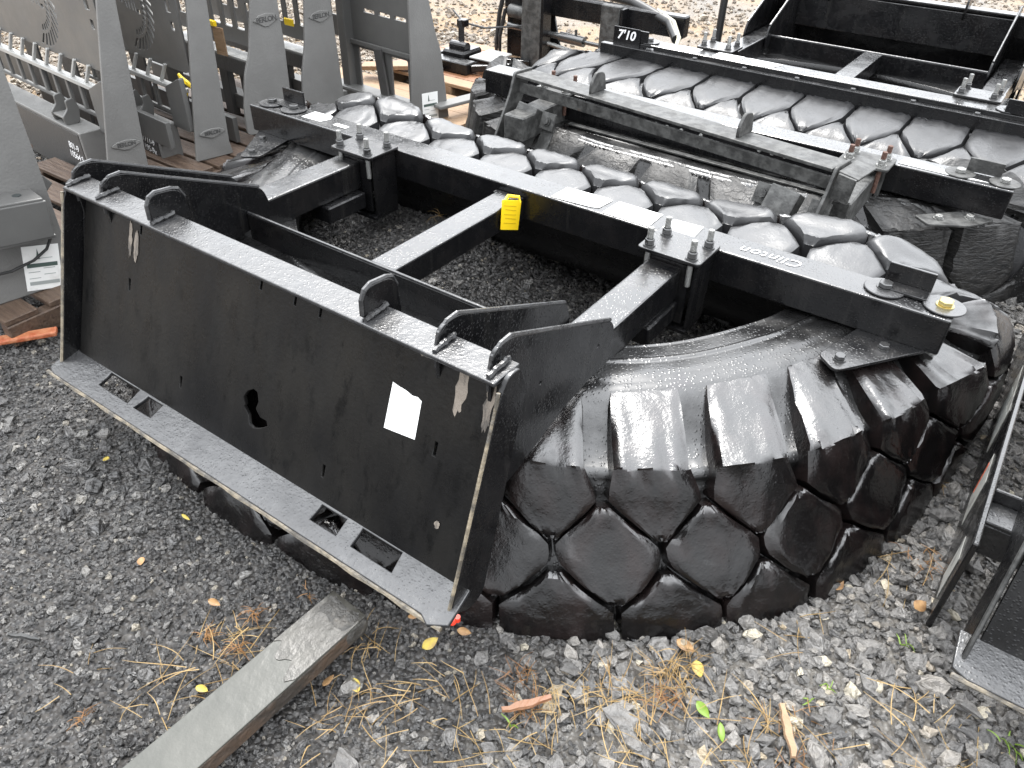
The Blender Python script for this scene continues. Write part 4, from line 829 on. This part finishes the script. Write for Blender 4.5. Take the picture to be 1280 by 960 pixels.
MB().cyl((-.10, 1.92, .215), (.14, 1.92, .19), .011, 12).done('rod', ZINC, RG, True)
MB().cyl((.07, 1.93, .275), (.07, 1.93, .30), .007, 8).done('fitting', STEEL, RG)
MB().box((-.40, 1.98, .30), (-.375, 2.01, .46), .003).done('lug', BLK, RG)
MB().tube([(-.40, 1.97, .40), (-.42, 1.96, .3), (-.43, 1.95, .15), (-.43, 1.95, .05)], .012, 8).tube([(-.375, 1.95, .33), (-.40, 1.94, .2), (-.40, 1.94, .08)], .010, 8).done('hose', HOSE, RG, True)
MB().tube([(-.35, 2.1, .44), (-.1, 2.1, .46), (.3, 2.05, .44), (.55, 1.95, .40), (.64, 1.85, .36)], .022, 10).done('hose', HOSE, RG, True)
MB().tube([(.46, 2.0, .43), (.58, 1.93, .41), (.655, 1.84, .37), (.675, 1.77, .33)], .010, 10).done('hose', CABLE, RG, True)
MB().cyl((.64, 2.35, .0), (.64, 2.35, .55), .018, 10).done('upright_pin', HOSE, RG, True)
# small black implement on the orange pallet
RH = thing('small_implement', 'small black greasy implement with an upright latch lying on the orange pallet', 'implement', (-.40, 1.62, .1))
m = MB(); m.box((-.55, 1.52, .102), (-.30, 1.60, .155), .004).box((-.55, 1.60, .102), (-.53, 1.80, .16), .003).box((-.32, 1.60, .102), (-.30, 1.80, .15), .003); m.done('tray', BLK, RH)
m = MB(); m.box((-.52, 1.60, .12), (-.38, 1.76, .18), .01).cyl((-.50, 1.66, .19), (-.40, 1.66, .19), .025, 16); m.done('housing', BLK, RH)
m = MB(); m.bar((-.47, 1.70, .15), (-.485, 1.72, .30), .03, .05, .004).box((-.50, 1.70, .27), (-.45, 1.74, .305), .003); m.done('latch', BLK, RH)
MB().tube([(-.485, 1.72, .30), (-.56, 1.75, .33)], .005, 6).tube([(-.47, 1.72, .29), (-.40, 1.80, .26), (-.30, 1.86, .27), (-.12, 1.9, .30)], .005, 6).done('cable', HOSE, RH, True)
m = MB(); m.bar((-.30, 1.56, .13), (-.12, 1.70, .14), .03, .03, .003).bar((-.42, 1.75, .12), (-.15, 1.86, .12), .05, .03, .004); m.done('rail', BLK, RH)
m = MB(); m.box((-.36, 1.62, .155), (-.22, 1.80, .165), .003); m.done('pale_plate', LEDGE, RH)

# ------------------------------------------------------------------ steel bar in front
RB = thing('steel_bar', 'wet grey steel bar lying on the gravel, its far end crusted with grit', 'bar', (1.42, -1.25, 0))
a = Vector((1.415, -1.55, .045)); b_ = Vector((1.440, -1.09, .050))
MB().bar(a-Vector((0, 0, .002)), b_+(b_-a)*.06-Vector((0, 0, .002)), .086, .036, .003).done('bar_body', BARS, RB)
MB().bar(a+Vector((0, 0, .0185)), b_+(b_-a)*.06+Vector((0, 0, .0185)), .087, .004, .0015).done('bar_top', BAR, RB)
dr_ = (b_-a).normalized(); cr_ = dr_.cross(Vector((0, 0, 1)))
rg_ = random.Random(4); gl = [(-.0430+.086*k_/16, .012-.028*k_/16+.012*math.sin(k_*.8)+rg_.uniform(-.003, .003)) for k_ in range(17)]+[(.0430, .145), (-.0430, .145)]
plate('dark_grime', gl, .0012, b_-dr_*.10+Vector((0, 0, .0212)), cr_, dr_, GRIME, RB, bev=.0003)
m = MB(); m.bar(b_-dr_*.01, b_+dr_*.050, .090, .046, .016, seg=3)
bmesh.ops.subdivide_edges(m.b, edges=m.b.edges[:], cuts=3, use_grid_fill=True)
for v in m.b.verts: v.co += Vector(noise.noise_vector(v.co*70))*.0025+Vector(noise.noise_vector(v.co*22))*.0035
m.done('gritty_end', CONC, RB, smooth=True)
# yellow tag on the middle arm
RT = thing('hang_tag', 'yellow printed tag tied over the middle arm of the nearest scraper', 'tag', (1.06, -.09, .3), 'yellow plastic tags')
plate('tag_sheet', rounded([(-.108, .328), (-.028, .296), (-.016, .376), (-.102, .408)], .003), .0015, (1.0895, 0, 0), (0, 1, 0), (0, 0, 1), YEL, RT, bev=.0003)
for k_ in range(5): plate('printed_line', [(-.095+.006*(k_ % 2), .341+k_*.012), (-.040, .319+k_*.012), (-.040, .3215+k_*.012), (-.095+.006*(k_ % 2), .3435+k_*.012)], .0003, (1.0908, 0, 0), (0, 1, 0), (0, 0, 1), YELP, RT, bev=.00005)
MB().tube([(1.0895, -.100, .402), (1.075, -.07, .388), (1.060, -.035, .387), (1.085, -.02, .386), (1.0895, -.022, .372)], [.003, .005, .005, .004, .003], 6).done('tie', YEL, RT)
# orange strap end at the left
o = MB().bar((-.03, -1.10, .022), (.135, -.855, .024), .034, .014, .004).done('orange_strap', ORG); settle(o); tag(o, 'worn orange strap end lying on the gravel at the left edge', 'strap')

# ------------------------------------------------------------------ litter
def unp(px, py, z=0.0):
    d = fw*FPX+rr*(px-640)-uu*(py-480); t = (z-CAM.z)/d.z; return CAM+d*t
def leaf(pos, size, ang, material, lab, curl=.3, asp=.55):
    x, y = pos; n_ = 8; vs = []; fs = []
    for i in range(n_+1):
        t = i/n_; w_ = asp*size*.5*math.sin(PI*t**.8)**.9; z_ = size*curl*(t-.5)**2*1.6
        for s_ in (-1, 0, 1): vs.append((t*size-size/2, s_*w_, z_+abs(s_)*w_*.35+.002))
    for i in range(n_):
        for s_ in (0, 1): q = i*3+s_; fs.append((q, q+1, q+4, q+3))
    me = bpy.data.meshes.new('leaf'); me.from_pydata(vs, [], fs); me.materials.append(material)
    for p_ in me.polygons: p_.use_smooth = True
    o = bpy.data.objects.new('leaf', me); COL.objects.link(o); o.location = (x, y, float(hgt(x, y))+.014); o.rotation_euler = (random.uniform(-.35, .35), random.uniform(-.3, .3), ang)
    sm = o.modifiers.new('t', 'SOLIDIFY'); sm.thickness = .0006
    tag(o, lab, 'leaf', 'fallen leaves'); return o
LV = [((1.668, -1.005), None)]
leaves = [((538, 803), .034, 1.2, LEAFY, 'yellow leaf just right of the corner of the mounting plate lip'),
          ((580, 788), .028, .4, LEAFB, 'tan leaf beside the red cap under the plate corner'),
          ((443, 855), .032, -.4, LEAFY, 'pale yellow leaf right of the steel bar, lower of two'),
          ((411, 848), .026, 1.4, LEAFB, 'orange leaf right of the steel bar, upper left of two'),
          ((517, 770), .024, .9, LEAFB, 'small tan leaf under the lip edge'),
          ((858, 805), .040, -.2, LEAFB, 'large tan leaf at the foot of the tyre above the straw tuft'),
          ((874, 833), .036, -.9, LEAFY, 'yellow leaf on the straw tuft in front of the tyre'),
          ((878, 886), .034, -.4, LEAFG, 'bright green leaf below the straw tuft'),
          ((903, 915), .040, -1.1, LEAFG, 'narrow green blade at the bottom'),
          ((1048, 728), .040, 1.3, LEAFB, 'tan leaf leaning on the right foot of the tyre'),
          ((1146, 762), .040, 1.2, LEAFB, 'tan leaf alone on the slate between tyre and right attachment'),
          ((268, 757), .026, .3, LEAFB, 'pale leaf by the straw left of the steel bar'),
          ((252, 862), .026, .2, LEAFY, 'yellow leaf touching the left side of the steel bar'),
          ((181, 712), .026, -.5, LEAFB, 'tan leaf alone on the black gravel'),
          ((131, 572), .022, -1, LEAFY, 'yellow leaf near the left end of the lip'),
          ((194, 516), .026, .1, LEAFY, 'yellow leaf seen through the left slot of the lip'),
          ((235, 655), .024, .1, LEAFY, 'thin yellow leaf on the gravel below the lip')]
for (px, py), sz_, an, mt, lab in leaves:
    q = unp(px, py, .012); leaf((q.x, q.y), sz_, an, mt, lab, asp=.3 if 'narrow' in lab or 'thin' in lab else .6)
# red cap
q = unp(565, 773, .02); o = MB().cyl((q.x, q.y, .008), (q.x, q.y, .020), .009, 14, r2=.007, bev=.002).cyl((q.x+.006, q.y+.008, .010), (q.x+.006, q.y+.008, .021), .006, 12).done('red_cap', REDB, smooth=True); settle(o); tag(o, 'tiny red plastic cap under the corner of the mounting plate', 'cap')
# bark strips
def chip(p0, p1, w_, lab, material=WOOD):
    a = unp(*p0, .02); b_ = unp(*p1, .02); m = MB(); n_ = 7; pts = []
    for i in range(n_+1): pts.append(a+(b_-a)*(i/n_)+Vector((random.uniform(-.002, .002), random.uniform(-.002, .002), 0)))
    ang = Vector((b_-a)).cross(Vector((0, 0, 1))).normalized()
    vs = []
    for i, p_ in enumerate(pts):
        ww = w_*(.35+.65*math.sin(PI*min(max(i/n_, .1), .9)))/2*random.uniform(.8, 1.2)
        vs.append([m.b.verts.new(p_+ang*s_*ww+Vector((0, 0, zz))) for s_, zz in ((-1, 0), (1, 0), (.8, .006), (-.7, .007))])
    for A_, B_ in zip(vs, vs[1:]):
        for k_ in range(4): m.b.faces.new((A_[k_], A_[(k_+1) % 4], B_[(k_+1) % 4], B_[k_]))
    m.b.faces.new(vs[0]); m.b.faces.new(vs[-1][::-1])
    o = m.done('wood_splinter', material); settle(o); tag(o, lab, 'splinter', 'wood splinters')
chip((977, 882), (992, 948), .018, 'orange brown wood splinter standing alone on the slate at the bottom', WOODO if False else WOOD)
chip((628, 888), (690, 872), .016, 'reddish bark splinter left of the straw tuft', WOODO)
chip((10, 795), (52, 800), .008, 'thin grey stick on the black gravel at the left', STEEL)
# dry grass: tufts and loose stems
def grass(name, spots, material, seed, r_=.0007):
    rg = random.Random(seed); m = MB()
    for px, py, R_, nn, ln, up_ in spots:
        c_ = unp(px, py, .01)
        for k_ in range(int(nn*.6)):
            a = rg.uniform(0, 2*PI); rad = R_*rg.random()**.7; x0 = c_.x+rad*math.cos(a); y0 = c_.y+rad*math.sin(a); a2 = rg.uniform(0, 2*PI); l_ = ln*rg.uniform(.4, 1.3); cu = rg.uniform(-.6, .6); z_ = rg.uniform(.006, .016)
            pts = [Vector((x0, y0, float(hgt(x0, y0))+z_))]
            for j in range(5):
                a2 += cu/5; pts.append(pts[-1]+Vector((math.cos(a2)*l_/5, math.sin(a2)*l_/5, up_*l_/5*math.cos(j*.8)*rg.uniform(.3, 1)))); pts[-1].z = max(pts[-1].z, .008)
            w0 = r_*rg.uniform(.7, 1.4); m.tube(pts, [w0, w0, w0, w0*.8, w0*.6, w0*.3], 3)
    o = m.done(name, material); o['kind'] = 'stuff'; return o
grass('dry_grass', [(840, 840, .035, 90, .05, .5), (770, 875, .05, 60, .06, .3), (700, 880, .05, 30, .07, .2), (860, 815, .02, 25, .04, .5), (800, 900, .09, 70, .08, .15), (940, 930, .10, 60, .09, .1), (1180, 945, .12, 60, .08, .15),
                    (300, 800, .06, 26, .08, .2), (240, 835, .06, 20, .10, .15), (190, 890, .06, 16, .09, .15), (275, 790, .03, 14, .05, .4), (110, 850, .05, 10, .06, .2), (460, 800, .03, 26, .04, .5), (470, 860, .07, 34, .06, .15), (540, 880, .08, 30, .07, .15),
                    (430, 900, .07, 34, .06, .1), (560, 930, .10, 36, .07, .1), (660, 920, .09, 30, .07, .1), (1160, 600, .04, 25, .05, .3), (1120, 715, .06, 10, .10, .1), (1000, 790, .05, 12, .08, .1), (590, 240, .03, 22, .04, .4), (548, 330, .02, 14, .04, .4), (1225, 460, .05, 30, .05, .3)], STRAW, 11)
grass('orange_grass', [(258, 795, .012, 40, .025, .8), (318, 770, .014, 36, .028, .8), (297, 812, .012, 36, .03, .8), (655, 880, .03, 60, .035, .4), (650, 840, .02, 30, .04, .4), (100, 895, .012, 30, .02, .6), (830, 870, .03, 60, .03, .5), (1000, 940, .08, 60, .04, .2), (1150, 700, .05, 40, .04, .2), (385, 745, .01, 14, .02, .6), (1215, 480, .04, 40, .04, .4)], STRAWO, 12)
grass('green_sprouts', [(1034, 856, .008, 8, .015, 1.2), (1010, 875, .005, 5, .012, 1.2), (1128, 808, .008, 8, .02, 1), (1265, 935, .02, 12, .03, 1), (640, 905, .006, 4, .02, 1)], LEAFG, 13, .0013)
